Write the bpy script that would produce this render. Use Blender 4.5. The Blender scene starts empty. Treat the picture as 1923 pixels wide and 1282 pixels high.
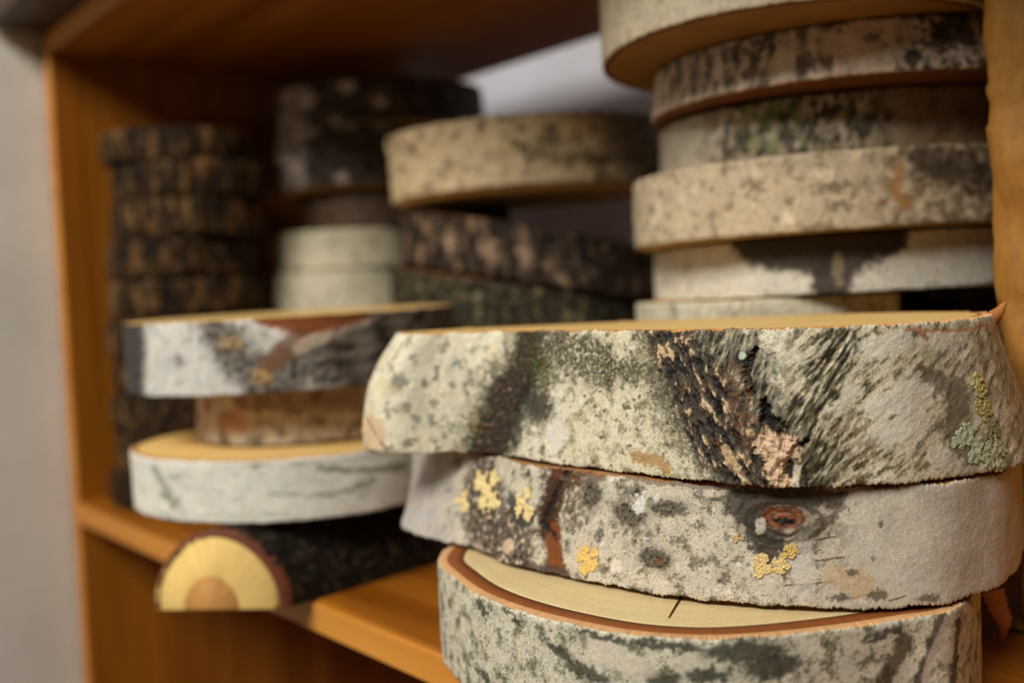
import bpy, math, random
import numpy as np
from mathutils import Matrix, Vector

# ------------------------------------------------------------------ camera, world, light, exposure
SC = bpy.context.scene
SH = 0.90                                   # height of the shelf board's top above the floor
FPX = 1800.0                                # focal length in pixels of a 1923 px wide frame
A = math.radians(41.3); PITCH = math.radians(2.6); ROLL = math.radians(2.5)
CAM = np.array([0.0, 0.0, SH + 0.165])
HD = np.array([-math.cos(A), math.sin(A), 0.0])      # horizontal viewing direction
RT = np.array([math.sin(A), math.cos(A), 0.0])
UPW = np.array([0.0, 0.0, 1.0])
FW = HD*math.cos(PITCH) - UPW*math.sin(PITCH)
UP0 = np.cross(RT, FW)
CR = RT*math.cos(ROLL) - UP0*math.sin(ROLL)
CU = UP0*math.cos(ROLL) + RT*math.sin(ROLL)

cd = bpy.data.cameras.new('camera'); cam = bpy.data.objects.new('camera', cd)
SC.collection.objects.link(cam)
m = Matrix(((CR[0], CU[0], -FW[0], CAM[0]), (CR[1], CU[1], -FW[1], CAM[1]), (CR[2], CU[2], -FW[2], CAM[2]), (0, 0, 0, 1)))
cam.matrix_world = m
cd.sensor_width = 36; cd.lens = FPX/1923*36
cd.clip_start = 0.01
cd.dof.use_dof = True; cd.dof.focus_distance = 0.365; cd.dof.aperture_fstop = 3.7
SC.camera = cam
SC.view_settings.view_transform = 'Standard'; SC.view_settings.look = 'None'
SC.view_settings.gamma = 1; SC.view_settings.exposure = 0.0
try: SC.view_settings.use_curve_mapping = False
except Exception: pass
w = bpy.data.worlds.new('world'); SC.world = w; w.use_nodes = True
w.node_tree.nodes['Background'].inputs[0].default_value = (0.9, 0.88, 0.85, 1)
w.node_tree.nodes['Background'].inputs[1].default_value = 0.012

def area(name, loc, target, size, power, color, sy=None):
    l = bpy.data.lights.new(name, 'AREA'); l.energy = power; l.color = color
    l.shape = 'RECTANGLE'; l.size = size; l.size_y = sy or size
    o = bpy.data.objects.new(name, l); SC.collection.objects.link(o)
    o.location = loc
    o.rotation_euler = (Vector(target) - Vector(loc)).to_track_quat('-Z', 'Y').to_euler()
    return o
area('window_daylight', (-0.05, -1.10, SH + 1.38), (-0.3, 0.35, SH + 0.1), 1.2, 42, (1.0, 0.96, 0.875), 0.6)
area('rear_wall_fill', (0.02, 0.705, SH + 1.25), (-0.45, 0.74, SH + 0.25), 0.55, 0.5, (0.50, 0.58, 1.0), 0.07)  # added bluish fill hidden in the gap behind the unit, brightens the back wall

# ------------------------------------------------------------------ geometry helpers
def proj(P):
    v = P - CAM
    d = v@FW
    return np.stack([961.5 + FPX*(v@CR)/d, 641 - FPX*(v@CU)/d], -1)
def ray(px, py):
    return FW + CR*(px-961.5)/FPX + CU*(641-py)/FPX
def atz(px, py, z):                          # where the sight line meets the height z above the shelf
    d = ray(px, py); t = (SH + z - CAM[2])/d[2]; return CAM + d*t
def atd(px, py, dist):                       # at a horizontal distance
    d = ray(px, py); return CAM + d*(dist/(d@HD))
def rd(r, d): return RT[:2]*r + HD[:2]*d
def xy2rd(x, y): return x*RT[0] + y*RT[1], x*HD[0] + y*HD[1]

def lin(c):
    c = np.array(c, float)/255.0
    return np.where(c <= .04045, c/12.92, ((c+.055)/1.055)**2.4)

_rng = np.random.RandomState(7)
_perm = _rng.permutation(512)
_ang = _rng.rand(512)*2*math.pi
_gx, _gy = np.cos(_ang), np.sin(_ang)
def perlin(x, y, seed=0):
    x = x + seed*17.31; y = y + seed*9.77
    xi = np.floor(x).astype(np.int64); yi = np.floor(y).astype(np.int64)
    xf = x - xi; yf = y - yi
    u = xf*xf*xf*(xf*(xf*6-15)+10); v = yf*yf*yf*(yf*(yf*6-15)+10)
    def g(ix, iy, dx, dy):
        h = _perm[(_perm[(ix + seed*3) & 511] + iy) & 511]
        return _gx[h]*dx + _gy[h]*dy
    a = g(xi, yi, xf, yf); b = g(xi+1, yi, xf-1, yf)
    c = g(xi, yi+1, xf, yf-1); d = g(xi+1, yi+1, xf-1, yf-1)
    return ((a*(1-u)+b*u)*(1-v) + (c*(1-u)+d*u)*v)*1.5
def fbm(x, y, seed=0, octv=4, gain=0.5):
    s = 0; a = 1; t = 0
    for i in range(octv):
        s = s + a*perlin(x*2**i, y*2**i, seed+i*5); t += a; a *= gain
    return s/t
def sstep(a, b, x):
    t = np.clip((x-a)/(b-a), 0, 1); return t*t*(3-2*t)
def spline(P, n):                             # closed Catmull-Rom
    P = np.asarray(P, float); k = len(P); out = []
    t = np.arange(n)/n*k; i = t.astype(int); f = (t-i)[:, None]
    p0, p1, p2, p3 = P[(i-1) % k], P[i % k], P[(i+1) % k], P[(i+2) % k]
    return .5*((2*p1)+(-p0+p2)*f+(2*p0-5*p1+4*p2-p3)*f*f+(-p0+3*p1-3*p2+p3)*f**3)

def link(o, parent=None):
    SC.collection.objects.link(o)
    if parent: o.parent = parent
    return o
def mesh_np(name, V, F, mat, parent=None, smooth=True, col=None, attr=None, flat_from=None):
    me = bpy.data.meshes.new(name)
    V = np.asarray(V, np.float32); F = np.asarray(F, np.int32)
    me.vertices.add(len(V)); me.vertices.foreach_set('co', V.ravel())
    k = F.shape[1]
    me.loops.add(F.size); me.loops.foreach_set('vertex_index', F.ravel())
    me.polygons.add(len(F)); me.polygons.foreach_set('loop_start', np.arange(0, F.size, k, dtype=np.int32))
    me.update(calc_edges=True); me.validate()
    if smooth:
        sm = np.ones(len(me.polygons), bool)
        if flat_from is not None: sm[flat_from:] = False
        me.polygons.foreach_set('use_smooth', sm)
    if col is not None:
        a = me.attributes.new('tint', 'FLOAT_COLOR', 'POINT')
        c = np.ones((len(V), 4), np.float32); c[:, :3] = np.clip(col, 0, 1)
        a.data.foreach_set('color', c.ravel())
    if attr is not None:
        a = me.attributes.new('rings', 'FLOAT', 'POINT'); a.data.foreach_set('value', np.asarray(attr, np.float32))
    me.materials.append(mat)
    return link(bpy.data.objects.new(name, me), parent)
def root(name, label, cat, loc, group=None):
    o = bpy.data.objects.new(name, None); SC.collection.objects.link(o)
    o.location = loc; o.empty_display_size = .02
    o['label'] = label; o['category'] = cat
    if group: o['group'] = group
    return o
def boxes(name, lo, hi, mat, parent=None, bev=.0015, origin=(0, 0, 0)):
    lo = np.array(lo, float)-origin; hi = np.array(hi, float)-origin
    import bmesh
    bm = bmesh.new(); bmesh.ops.create_cube(bm, size=1)
    for v in bm.verts:
        for i in range(3): v.co[i] = lo[i] if v.co[i] < 0 else hi[i]
    if bev: bmesh.ops.bevel(bm, geom=bm.edges[:], offset=bev, segments=3, affect='EDGES', profile=.5)
    me = bpy.data.meshes.new(name); bm.to_mesh(me); bm.free(); me.materials.append(mat)
    return link(bpy.data.objects.new(name, me), parent)

# ------------------------------------------------------------------ materials
def mat(name, rough=.6, color=(.5, .5, .5)):
    mt = bpy.data.materials.new(name); mt.use_nodes = True
    nt = mt.node_tree; b = nt.nodes['Principled BSDF']
    b.inputs['Roughness'].default_value = rough
    b.inputs['Base Color'].default_value = (*color, 1)
    b.inputs['Specular IOR Level'].default_value = .3
    return mt, nt, b
def N(nt, t, **k):
    n = nt.nodes.new(t)
    for a, v in k.items():
        if hasattr(n, a): setattr(n, a, v)
        else: n.inputs[a].default_value = v
    return n
def L(nt, a, b): nt.links.new(a, b)
def bark_mat(name, rough=.62, fine=1.0, scale=1500, bump=.25, spec=.35):
    mt, nt, b = mat(name, rough)
    b.inputs['Specular IOR Level'].default_value = spec
    at = N(nt, 'ShaderNodeAttribute', attribute_name='tint')
    tc = N(nt, 'ShaderNodeTexCoord')
    n1 = N(nt, 'ShaderNodeTexNoise', Scale=scale, Detail=3.0, Roughness=.6)
    L(nt, tc.outputs['Object'], n1.inputs['Vector'])
    mr = N(nt, 'ShaderNodeMapRange'); mr.inputs[1].default_value = .25; mr.inputs[2].default_value = .75
    mr.inputs[3].default_value = 1-.30*fine; mr.inputs[4].default_value = 1+.25*fine
    L(nt, n1.outputs[0], mr.inputs[0])
    mx = N(nt, 'ShaderNodeVectorMath', operation='SCALE')
    L(nt, at.outputs['Color'], mx.inputs[0]); L(nt, mr.outputs[0], mx.inputs['Scale'])
    L(nt, mx.outputs[0], b.inputs['Base Color'])
    bp = N(nt, 'ShaderNodeBump', Strength=bump, Distance=.0006)
    L(nt, n1.outputs[0], bp.inputs['Height']); L(nt, bp.outputs[0], b.inputs['Normal'])
    return mt
M_BARK = bark_mat('birch_bark')
M_BARK_FAR = bark_mat('birch_bark_coarse', fine=.6, scale=500)
M_ROUGH = bark_mat('rough_bark', rough=.8, scale=600, bump=.5, spec=.15)
M_LICHEN = bark_mat('lichen_skin', rough=.85, fine=.5, scale=900, bump=.3, spec=.1)

def wood_end(name, c1, c2, ring_scale=900, rough=.6, ring_amp=.16):
    mt, nt, b = mat(name, rough)
    at = N(nt, 'ShaderNodeAttribute', attribute_name='rings')
    tc = N(nt, 'ShaderNodeTexCoord')
    n1 = N(nt, 'ShaderNodeTexNoise', Scale=35, Detail=3.0)
    L(nt, tc.outputs['Object'], n1.inputs['Vector'])
    ma = N(nt, 'ShaderNodeMath', operation='MULTIPLY_ADD'); ma.inputs[1].default_value = .004
    L(nt, n1.outputs[0], ma.inputs[0]); L(nt, at.outputs['Fac'], ma.inputs[2])
    mm = N(nt, 'ShaderNodeMath', operation='MULTIPLY'); mm.inputs[1].default_value = ring_scale*2
    L(nt, ma.outputs[0], mm.inputs[0])
    sn = N(nt, 'ShaderNodeMath', operation='SINE'); L(nt, mm.outputs[0], sn.inputs[0])
    n2 = N(nt, 'ShaderNodeTexNoise', Scale=700, Detail=2.0)
    L(nt, tc.outputs['Object'], n2.inputs['Vector'])
    a2 = N(nt, 'ShaderNodeMath', operation='MULTIPLY_ADD'); a2.inputs[1].default_value = ring_amp
    L(nt, sn.outputs[0], a2.inputs[0]); L(nt, n2.outputs[0], a2.inputs[2])
    a3 = N(nt, 'ShaderNodeMath', operation='MULTIPLY_ADD'); a3.inputs[1].default_value = .8; a3.inputs[2].default_value = -.35
    L(nt, n1.outputs[0], a3.inputs[0])
    a4 = N(nt, 'ShaderNodeMath', operation='ADD'); L(nt, a2.outputs[0], a4.inputs[0]); L(nt, a3.outputs[0], a4.inputs[1])
    cr = N(nt, 'ShaderNodeValToRGB'); e = cr.color_ramp.elements
    e[0].position = .15; e[0].color = (*c2, 1); e[1].position = .85; e[1].color = (*c1, 1)
    L(nt, a4.outputs[0], cr.inputs[0]); L(nt, cr.outputs[0], b.inputs['Base Color'])
    bp = N(nt, 'ShaderNodeBump', Strength=.15, Distance=.0003)
    L(nt, n2.outputs[0], bp.inputs['Height']); L(nt, bp.outputs[0], b.inputs['Normal'])
    return mt
M_WOOD = wood_end('sawn_birch_wood', lin((242, 208, 138)), lin((222, 184, 108)), 800)
M_WOOD_PALE = wood_end('pale_sawn_wood', lin((228, 208, 162)), lin((208, 180, 128)), 420, ring_amp=.05)
M_WOOD_RED = wood_end('reddish_sawn_wood', lin((112, 64, 34)), lin((80, 44, 22)), 800)
M_WOOD_BROWN = wood_end('dark_brown_wood', lin((150, 108, 52)), lin((112, 76, 36)), 500)  # darker brown, used for the top slice whose sawn underside shows
M_INNER = bark_mat('inner_bark', rough=.7, fine=.7, scale=1800, bump=.3)

def plank_mat(name, c1, c2, axis=0, rough=.42):
    mt, nt, b = mat(name, rough)
    tc = N(nt, 'ShaderNodeTexCoord'); mp = N(nt, 'ShaderNodeMapping')
    s = [28, 28, 28]; s[axis] = 1.3; mp.inputs['Scale'].default_value = s
    L(nt, tc.outputs['Object'], mp.inputs['Vector'])
    n1 = N(nt, 'ShaderNodeTexNoise', Scale=1.0, Detail=5.0, Roughness=.6, Distortion=.6)
    L(nt, mp.outputs[0], n1.inputs['Vector'])
    mp2 = N(nt, 'ShaderNodeMapping'); s2 = [300, 300, 300]; s2[axis] = 8; mp2.inputs['Scale'].default_value = s2
    L(nt, tc.outputs['Object'], mp2.inputs['Vector'])
    n2 = N(nt, 'ShaderNodeTexNoise', Scale=1.0, Detail=2.0); L(nt, mp2.outputs[0], n2.inputs['Vector'])
    ad = N(nt, 'ShaderNodeMath', operation='MULTIPLY_ADD'); ad.inputs[1].default_value = .35
    L(nt, n2.outputs[0], ad.inputs[0]); L(nt, n1.outputs[0], ad.inputs[2])
    cr = N(nt, 'ShaderNodeValToRGB'); e = cr.color_ramp.elements
    e[0].position = .45; e[0].color = (*c2, 1); e[1].position = .9; e[1].color = (*c1, 1)
    L(nt, ad.outputs[0], cr.inputs[0]); L(nt, cr.outputs[0], b.inputs['Base Color'])
    bp = N(nt, 'ShaderNodeBump', Strength=.08, Distance=.0005); L(nt, n2.outputs[0], bp.inputs['Height'])
    L(nt, bp.outputs[0], b.inputs['Normal'])
    return mt
ORA, ORB = lin((178, 110, 28)), lin((124, 66, 8))
M_PLX = plank_mat('varnished_pine_along', ORA, ORB, 0)
M_PLY = plank_mat('varnished_pine_deep', ORA, ORB, 1)
M_PLZ = plank_mat('varnished_pine_upright', ORA, ORB, 2)
M_LIT_EDGE = plank_mat('varnished_pine_lit_edge', lin((222, 152, 62)), lin((196, 120, 36)), 0)  # same pine made lighter: frontal light on the edges put into the colour
M_DARK = plank_mat('dark_stained_board', lin((74, 48, 26)), lin((50, 32, 18)), 0)

def plaster(name, c):
    mt, nt, b = mat(name, .9, c)
    tc = N(nt, 'ShaderNodeTexCoord')
    n1 = N(nt, 'ShaderNodeTexNoise', Scale=140, Detail=4.0); L(nt, tc.outputs['Object'], n1.inputs['Vector'])
    n2 = N(nt, 'ShaderNodeTexNoise', Scale=9, Detail=3.0); L(nt, tc.outputs['Object'], n2.inputs['Vector'])
    cr = N(nt, 'ShaderNodeValToRGB'); e = cr.color_ramp.elements
    e[0].position = .3; e[0].color = (*(c*.86), 1); e[1].position = .7; e[1].color = (*c, 1)
    L(nt, n2.outputs[0], cr.inputs[0]); L(nt, cr.outputs[0], b.inputs['Base Color'])
    bp = N(nt, 'ShaderNodeBump', Strength=.35, Distance=.002); L(nt, n1.outputs[0], bp.inputs['Height'])
    L(nt, bp.outputs[0], b.inputs['Normal'])
    return mt
M_WALL = plaster('rough_white_plaster', lin((226, 220, 210)))
M_WALLB = plaster('rear_white_plaster', lin((214, 212, 222)))
M_FLOOR = plaster('grey_floor', lin((120, 110, 100)))

# ------------------------------------------------------------------ room
XP = -0.905; YF = 0.268; DEP = 0.385; ZT = 0.399; T = 0.018; XR = 0.62
def struct(o): o['kind'] = 'structure'; return o
struct(boxes('wall_left', (XP-T-.06, -2.2, 0), (XP-T-.004, YF+DEP+.17, 2.6), M_WALL, bev=0))
struct(boxes('wall_back', (XP-T-.004, YF+DEP+.11, 0), (2.6, YF+DEP+.17, 2.6), M_WALLB, bev=0))
struct(boxes('floor', (XP-T-.06, -2.2, -.05), (2.6, YF+DEP+.17, 0), M_FLOOR, bev=0))

# ------------------------------------------------------------------ shelving unit
R0 = np.array([XP, YF, 0])
unit = root('shelving_unit', 'orange varnished pine shelving unit standing against the white wall, full of bark slices', 'shelf', R0)
boxes('side_panel', (XP-T, YF, 0), (XP, YF+DEP, SH+ZT+T), M_PLZ, unit, origin=R0)
boxes('side_panel', (XR, YF, 0), (XR+T, YF+DEP, SH+ZT+T), M_PLZ, unit, origin=R0)
boxes('shelf_board', (XP, YF-.004, SH-T-.001), (XR, YF+DEP, SH), M_PLX, unit, bev=.003, origin=R0)
boxes('shelf_board', (XP, YF, SH+ZT), (XR, YF+DEP, SH+ZT+T), M_PLX, unit, origin=R0)
boxes('shelf_board', (XP, YF, SH-.46), (XR, YF+DEP, SH-.46+T), M_PLX, unit, origin=R0)
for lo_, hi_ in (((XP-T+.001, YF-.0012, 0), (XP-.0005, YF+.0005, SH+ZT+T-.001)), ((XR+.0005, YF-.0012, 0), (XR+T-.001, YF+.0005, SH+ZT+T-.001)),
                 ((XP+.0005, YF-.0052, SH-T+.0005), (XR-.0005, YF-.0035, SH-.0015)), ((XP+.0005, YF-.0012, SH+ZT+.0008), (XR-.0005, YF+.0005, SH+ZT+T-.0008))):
    boxes('lit_edge_strip', lo_, hi_, M_LIT_EDGE, unit, bev=.0004, origin=R0)['label'] = 'lighter orange strip painting the light on the front edge'  # thin strips added to carry the painted light on the front edges
ob = boxes('overhead_board', (XP-T, YF-.045, SH+ZT+T+.001), (XR+T, YF+DEP, SH+ZT+T+.03), M_DARK, origin=(0, 0, 0))
ob['label'] = 'dark brown board lying over the top of the orange unit, upper left corner'; ob['category'] = 'board'

# ------------------------------------------------------------------ bark slices
class Slice:
    """A log slice: outer bark ring, optional inner bark ring and the sawn wood core, parented to one Empty."""
    def __init__(s, name, label, bot, top, z0, z1, tilt=(0, 0), step=.0006, rows=40, bark_t=.003, inner_t=0, prof=None,
                 back_step=.004, group='bark covered slices of wood on the shelf', closed_top=True):
        n = 2400
        B = spline(bot, n); Tp = spline(top, n)
        mid = (B+Tp)/2
        # keep anticlockwise so that outward normals are known
        ar = np.sum(mid[:, 0]*np.roll(mid[:, 1], -1) - np.roll(mid[:, 0], -1)*mid[:, 1])
        if ar < 0: B, Tp, mid = B[::-1], Tp[::-1], mid[::-1]
        seg = np.linalg.norm(np.roll(mid, -1, 0)-mid, axis=1)
        tn = np.roll(mid, -1, 0)-np.roll(mid, 1, 0)
        nr = np.stack([tn[:, 1], -tn[:, 0]], 1); nr /= np.linalg.norm(nr, axis=1)[:, None]
        facing = ((CAM[:2]-mid)*nr).sum(1)/np.linalg.norm(CAM[:2]-mid, axis=1)
        wt = np.where(facing > -.12, 1/step, 1/back_step)*seg
        # start the columns in the middle of the back, so the arc coordinate is continuous in view
        i0 = int(np.argmin(facing)); roll = lambda a: np.roll(a, -i0, axis=0)
        B, Tp, mid, seg, wt = map(roll, (B, Tp, mid, seg, wt))
        cw = np.concatenate([[0], np.cumsum(wt)]); cs = np.concatenate([[0], np.cumsum(seg)])
        NC = int(cw[-1]); q = np.arange(NC)/NC*cw[-1]
        pos = np.interp(q, cw, np.arange(n+1))
        def samp(P):
            Pe = np.vstack([P, P[:1]])
            return np.stack([np.interp(pos, np.arange(n+1), Pe[:, k]) for k in (0, 1)], 1)
        s.B, s.T = samp(B), samp(Tp); s.s = np.interp(pos, np.arange(n+1), cs)*1000.0   # mm
        s.NC, s.M = NC, rows
        s.ctr = (s.B.mean(0)+s.T.mean(0))/2
        if 'ctr' in globals(): pass
        s.z0, s.z1, s.tilt = z0, z1, tilt
        s.v = np.linspace(0, 1, rows)
        md = (s.B+s.T)/2
        t2 = np.roll(md, -1, 0)-np.roll(md, 1, 0); s.n = np.stack([t2[:, 1], -t2[:, 0]], 1)
        s.n /= np.linalg.norm(s.n, axis=1)[:, None]+1e-12
        vv = np.repeat(s.v[:, None], s.NC, 1)
        if prof is not None:
            rr_, _ = xy2rd(md[:, 0], md[:, 1]); vv = vv**prof(rr_)[None]
        XY = s.B[None]*(1-vv[..., None]) + s.T[None]*vv[..., None]
        s.XY = XY
        s.Z = s.zpl(XY, s.v[:, None])
        s.P = np.concatenate([XY, s.Z[..., None]], -1)
        s.px = proj(s.P)
        s.face = ((CAM[:2]-md)*s.n).sum(1) > 0
        s.S, s.V = np.meshgrid(s.s, s.v*(z1-z0)*1000)       # mm grids
        s.Hmm = (z1-z0)*1000
        s.col = np.zeros((rows, NC, 3)); s.d = np.zeros((rows, NC))   # displacement in mm
        s.bt, s.it = bark_t, inner_t
        s.edge_col = lin((196, 140, 90)); s.inner_col = lin((122, 62, 24))
        s.wood_mat = M_WOOD; s.bark_mat = M_BARK; s.ragged = .35
        s.root = root(name, label, 'wood slice', (s.ctr[0], s.ctr[1], SH+z0), group)
    def zpl(s, XY, v):
        dr = (XY-s.ctr)
        r = dr@RT[:2]; d = dr@HD[:2]
        return SH + s.z0+(s.z1-s.z0)*v + s.tilt[0]*r + s.tilt[1]*d
    def loc(s, px, py):
        D = (s.px[..., 0]-px)**2 + (s.px[..., 1]-py)**2 + np.where(s.face, 0, 1e9)[None]
        i, j = np.unravel_index(np.argmin(D), D.shape); return s.S[i, j], s.V[i, j]
    # ---- painting in millimetres on the bark surface
    def mix(s, m, c):
        m = np.clip(m, 0, 1)[..., None]; s.col = s.col*(1-m)+np.asarray(c)*m
    def noise(s, sc, seed, sx=1, sy=1, ang=0, oct=4, gain=.5):
        a = math.radians(ang); u = s.S*math.cos(a)+s.V*math.sin(a); v = -s.S*math.sin(a)+s.V*math.cos(a)
        return fbm(u/(sc*sx), v/(sc*sy), seed, oct, gain)
    def seg(s, pts, wid, warp=1.5, wsc=4, seed=1):
        """signed closeness to a polyline in px: 1 on the axis, 0 at the width, negative beyond"""
        Q = [s.loc(*p) for p in pts]
        if np.isscalar(wid): wid = [wid]*len(Q)
        wid = [w_*(1.3 if w_ > 2.5 else 1.1) for w_ in wid]
        Sx = s.S+warp*s.noise(wsc, seed, oct=4, gain=.6)*2; Vx = s.V+warp*s.noise(wsc, seed+31, oct=4, gain=.6)*2
        best = np.full(s.S.shape, -9.0)
        if len(Q) == 1: Q = Q*2; wid = list(wid)*2
        for (a, b, wa, wb) in zip(Q[:-1], Q[1:], wid[:-1], wid[1:]):
            dx, dy = b[0]-a[0], b[1]-a[1]; l2 = dx*dx+dy*dy+1e-9
            t = np.clip(((Sx-a[0])*dx+(Vx-a[1])*dy)/l2, 0, 1)
            dd = np.hypot(Sx-a[0]-t*dx, Vx-a[1]-t*dy)
            best = np.maximum(best, 1-dd/(wa+(wb-wa)*t))
        return best
    def blob(s, p, rx, ry, ang=0, warp=1, wsc=3, seed=1):
        a, b = s.loc(*p); an = math.radians(ang); rx, ry = rx*1.15, ry*1.15
        X = s.S-a+warp*s.noise(wsc, seed)*2; Y = s.V-b+warp*s.noise(wsc, seed+9)*2
        u = X*math.cos(an)+Y*math.sin(an); v = -X*math.sin(an)+Y*math.cos(an)
        return 1-np.hypot(u/rx, v/ry)
    def finish(s):
        r, NC = s.M, s.NC
        g = 1+.20*s.noise(2.6, 901, oct=5, gain=.75)+.16*s.noise(14, 905)+.14*s.noise(.7, 911, oct=2)
        s.col = s.col*g[..., None]*(1+np.array([.05, 0, -.08])*s.noise(9, 915)[..., None])
        s.d = np.maximum(s.d, -(s.bt*1000-1.1))
        # gentle rounding of the cut edges and a slightly ragged rim
        e = np.minimum(s.v, 1-s.v)[:, None]*s.Hmm
        s.d = s.d*np.clip(e/1.2, .25, 1) - .5*np.exp(-e/.5)
        P = s.P.copy()
        P[..., 0] += s.n[:, 0]*s.d*.001; P[..., 1] += s.n[:, 1]*s.d*.001
        rag = s.ragged*.001*(perlin(s.s/1.3, s.s*0+3, 4)+.7*perlin(s.s/.5, s.s*0+7, 5)+1.2*perlin(s.s/7, s.s*0+1, 6))
        wgt_t = np.clip((s.v-.85)/.15, 0, 1)[:, None]; wgt_b = np.clip((.15-s.v)/.15, 0, 1)[:, None]
        P[..., 2] += wgt_t*(rag-np.abs(s.ragged*.0006)) - wgt_b*(np.roll(rag, 50)-np.abs(s.ragged*.0006))
        s.PD = P
        def off(P2, amt, zo):
            Q = np.zeros((NC, 3)); Q[:, :2] = P2[:, :2]-s.n*amt; Q[:, 2] = P2[:, 2]+zo; return Q
        base_t = np.concatenate([s.T, s.zpl(s.T, 1.0)[:, None]], 1); base_b = np.concatenate([s.B, s.zpl(s.B, 0.0)[:, None]], 1)
        te = off(P[-1], .0005, 0); be = off(P[0], .0005, 0)
        ti = off(base_t, s.bt, 0); bi = off(base_b, s.bt, 0)
        rowsP = np.concatenate([P, te[None], ti[None], bi[None], be[None]], 0)
        ec = np.broadcast_to(s.edge_col, (NC, 3))*(1+.25*fbm(s.s/2, s.s*0, 3)[:, None])
        rowsC = np.concatenate([s.col, ec[None], ec[None]*.85, ec[None]*.4, ec[None]*.5], 0)
        R = r+4
        i, j = np.meshgrid(np.arange(R), np.arange(NC), indexing='ij')
        j2 = (j+1) % NC; i2 = (i+1) % R
        F = np.stack([i*NC+j, i*NC+j2, i2*NC+j2, i2*NC+j], -1).reshape(-1, 4)
        org = np.array(s.root.location)
        mesh_np('bark', rowsP.reshape(-1, 3)-org, F, s.bark_mat, s.root, col=rowsC.reshape(-1, 3), flat_from=(r-1)*NC)
        # the sawn core
        k = max(1, NC//500); idx = np.arange(0, NC, k)
        def ringset(inset, zt, name, matl, to_inset=None, colr=None):
            Bt = s.T[idx]-s.n[idx]*inset; Bb = s.B[idx]-s.n[idx]*inset; n = len(idx)
            if to_inset is None:                                   # solid core
                sc = [1, .97, .93, .86, .77, .66, .54, .4, .25, .1, .0]
                ct, cb = (Bt.max(0)+Bt.min(0))/2, (Bb.max(0)+Bb.min(0))/2
                w_, ev = np.linalg.eigh(np.cov((Bt-ct).T)); ax_ = ev[:, 1]
                fc = .85*max(0, 1-math.sqrt(w_[0]/w_[1]))                 # long slices: the rings close on a short line
                ct = ct+np.outer((Bt-ct)@ax_, ax_)*fc; cb = cb+np.outer((Bb-cb)@ax_, ax_)*fc
                tp = [ct+(Bt-ct)*q for q in sc]; bt = [cb+(Bb-cb)*q for q in sc]
                rr = [q*np.linalg.norm(Bt-ct, axis=1).mean() for q in sc]
                rowsX = [np.concatenate([q, s.zpl(q, 1.0)[:, None]+zt], 1) for q in tp[::-1]] + \
                        [np.concatenate([q, s.zpl(q, 0.0)[:, None]-zt], 1) for q in bt]
                rv = np.repeat(rr[::-1]+rr, n)
                Vv = np.array(rowsX).reshape(-1, 3); nrw = len(rowsX)
                ii, jj = np.meshgrid(np.arange(nrw-1), np.arange(n), indexing='ij'); jn = (jj+1) % n
                Fq = np.stack([ii*n+jj, (ii+1)*n+jj, (ii+1)*n+jn, ii*n+jn], -1).reshape(-1, 4)
                return mesh_np(name, Vv-org, Fq, matl, s.root, smooth=False, attr=rv)
            Ct = s.T[idx]-s.n[idx]*to_inset; Cb = s.B[idx]-s.n[idx]*to_inset
            rowsX = [np.concatenate([q, s.zpl(q, vv)[:, None]+z], 1) for q, vv, z in
                     ((Bb, 0., 0), (Bt, 1., zt), (Bt*.5+Ct*.5, 1., zt), (Ct, 1., zt), (Cb, 0., 0))]
            Vv = np.array(rowsX).reshape(-1, 3); nrw = 5
            ii, jj = np.meshgrid(np.arange(nrw), np.arange(n), indexing='ij'); jn = (jj+1) % n; i3 = (ii+1) % nrw
            Fq = np.stack([ii*n+jj, ii*n+jn, i3*n+jn, i3*n+jj], -1).reshape(-1, 4)
            cc = np.broadcast_to(colr, (nrw*n, 3))*(1+.3*fbm(np.tile(s.s[idx], nrw)/3, np.zeros(nrw*n), 8)[:, None])
            return mesh_np(name, Vv-org, Fq, matl, s.root, col=cc)
        if s.it:
            ringset(s.bt-.0002, -.0001, 'inner_bark', M_INNER, s.bt+s.it+.0002, s.inner_col)
        s.wood = ringset(s.bt+s.it-.0002, -.0002 if not s.it else -.0001, 'wood_core', s.wood_mat)
        return s
    def at(s, S, V, off):
        """point on the finished bark, off mm proud of it"""
        jf = np.interp(S, s.s, np.arange(s.NC)); i_f = np.clip(V/s.Hmm*(s.M-1), 0, s.M-1.001)
        j0 = np.clip(jf.astype(int), 0, s.NC-2); i0 = i_f.astype(int); fj = (jf-j0)[..., None]; fi = (i_f-i0)[..., None]
        G = s.PD
        P = (G[i0, j0]*(1-fj)+G[i0, j0+1]*fj)*(1-fi)+(G[i0+1, j0]*(1-fj)+G[i0+1, j0+1]*fj)*fi
        P[..., :2] += s.n[j0]*(off*.001)[..., None]
        P[..., 2] += np.where(V > s.Hmm, (V-s.Hmm)*.001, 0) - np.where(V < 0, -V*.001, 0)
        return P

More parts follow.
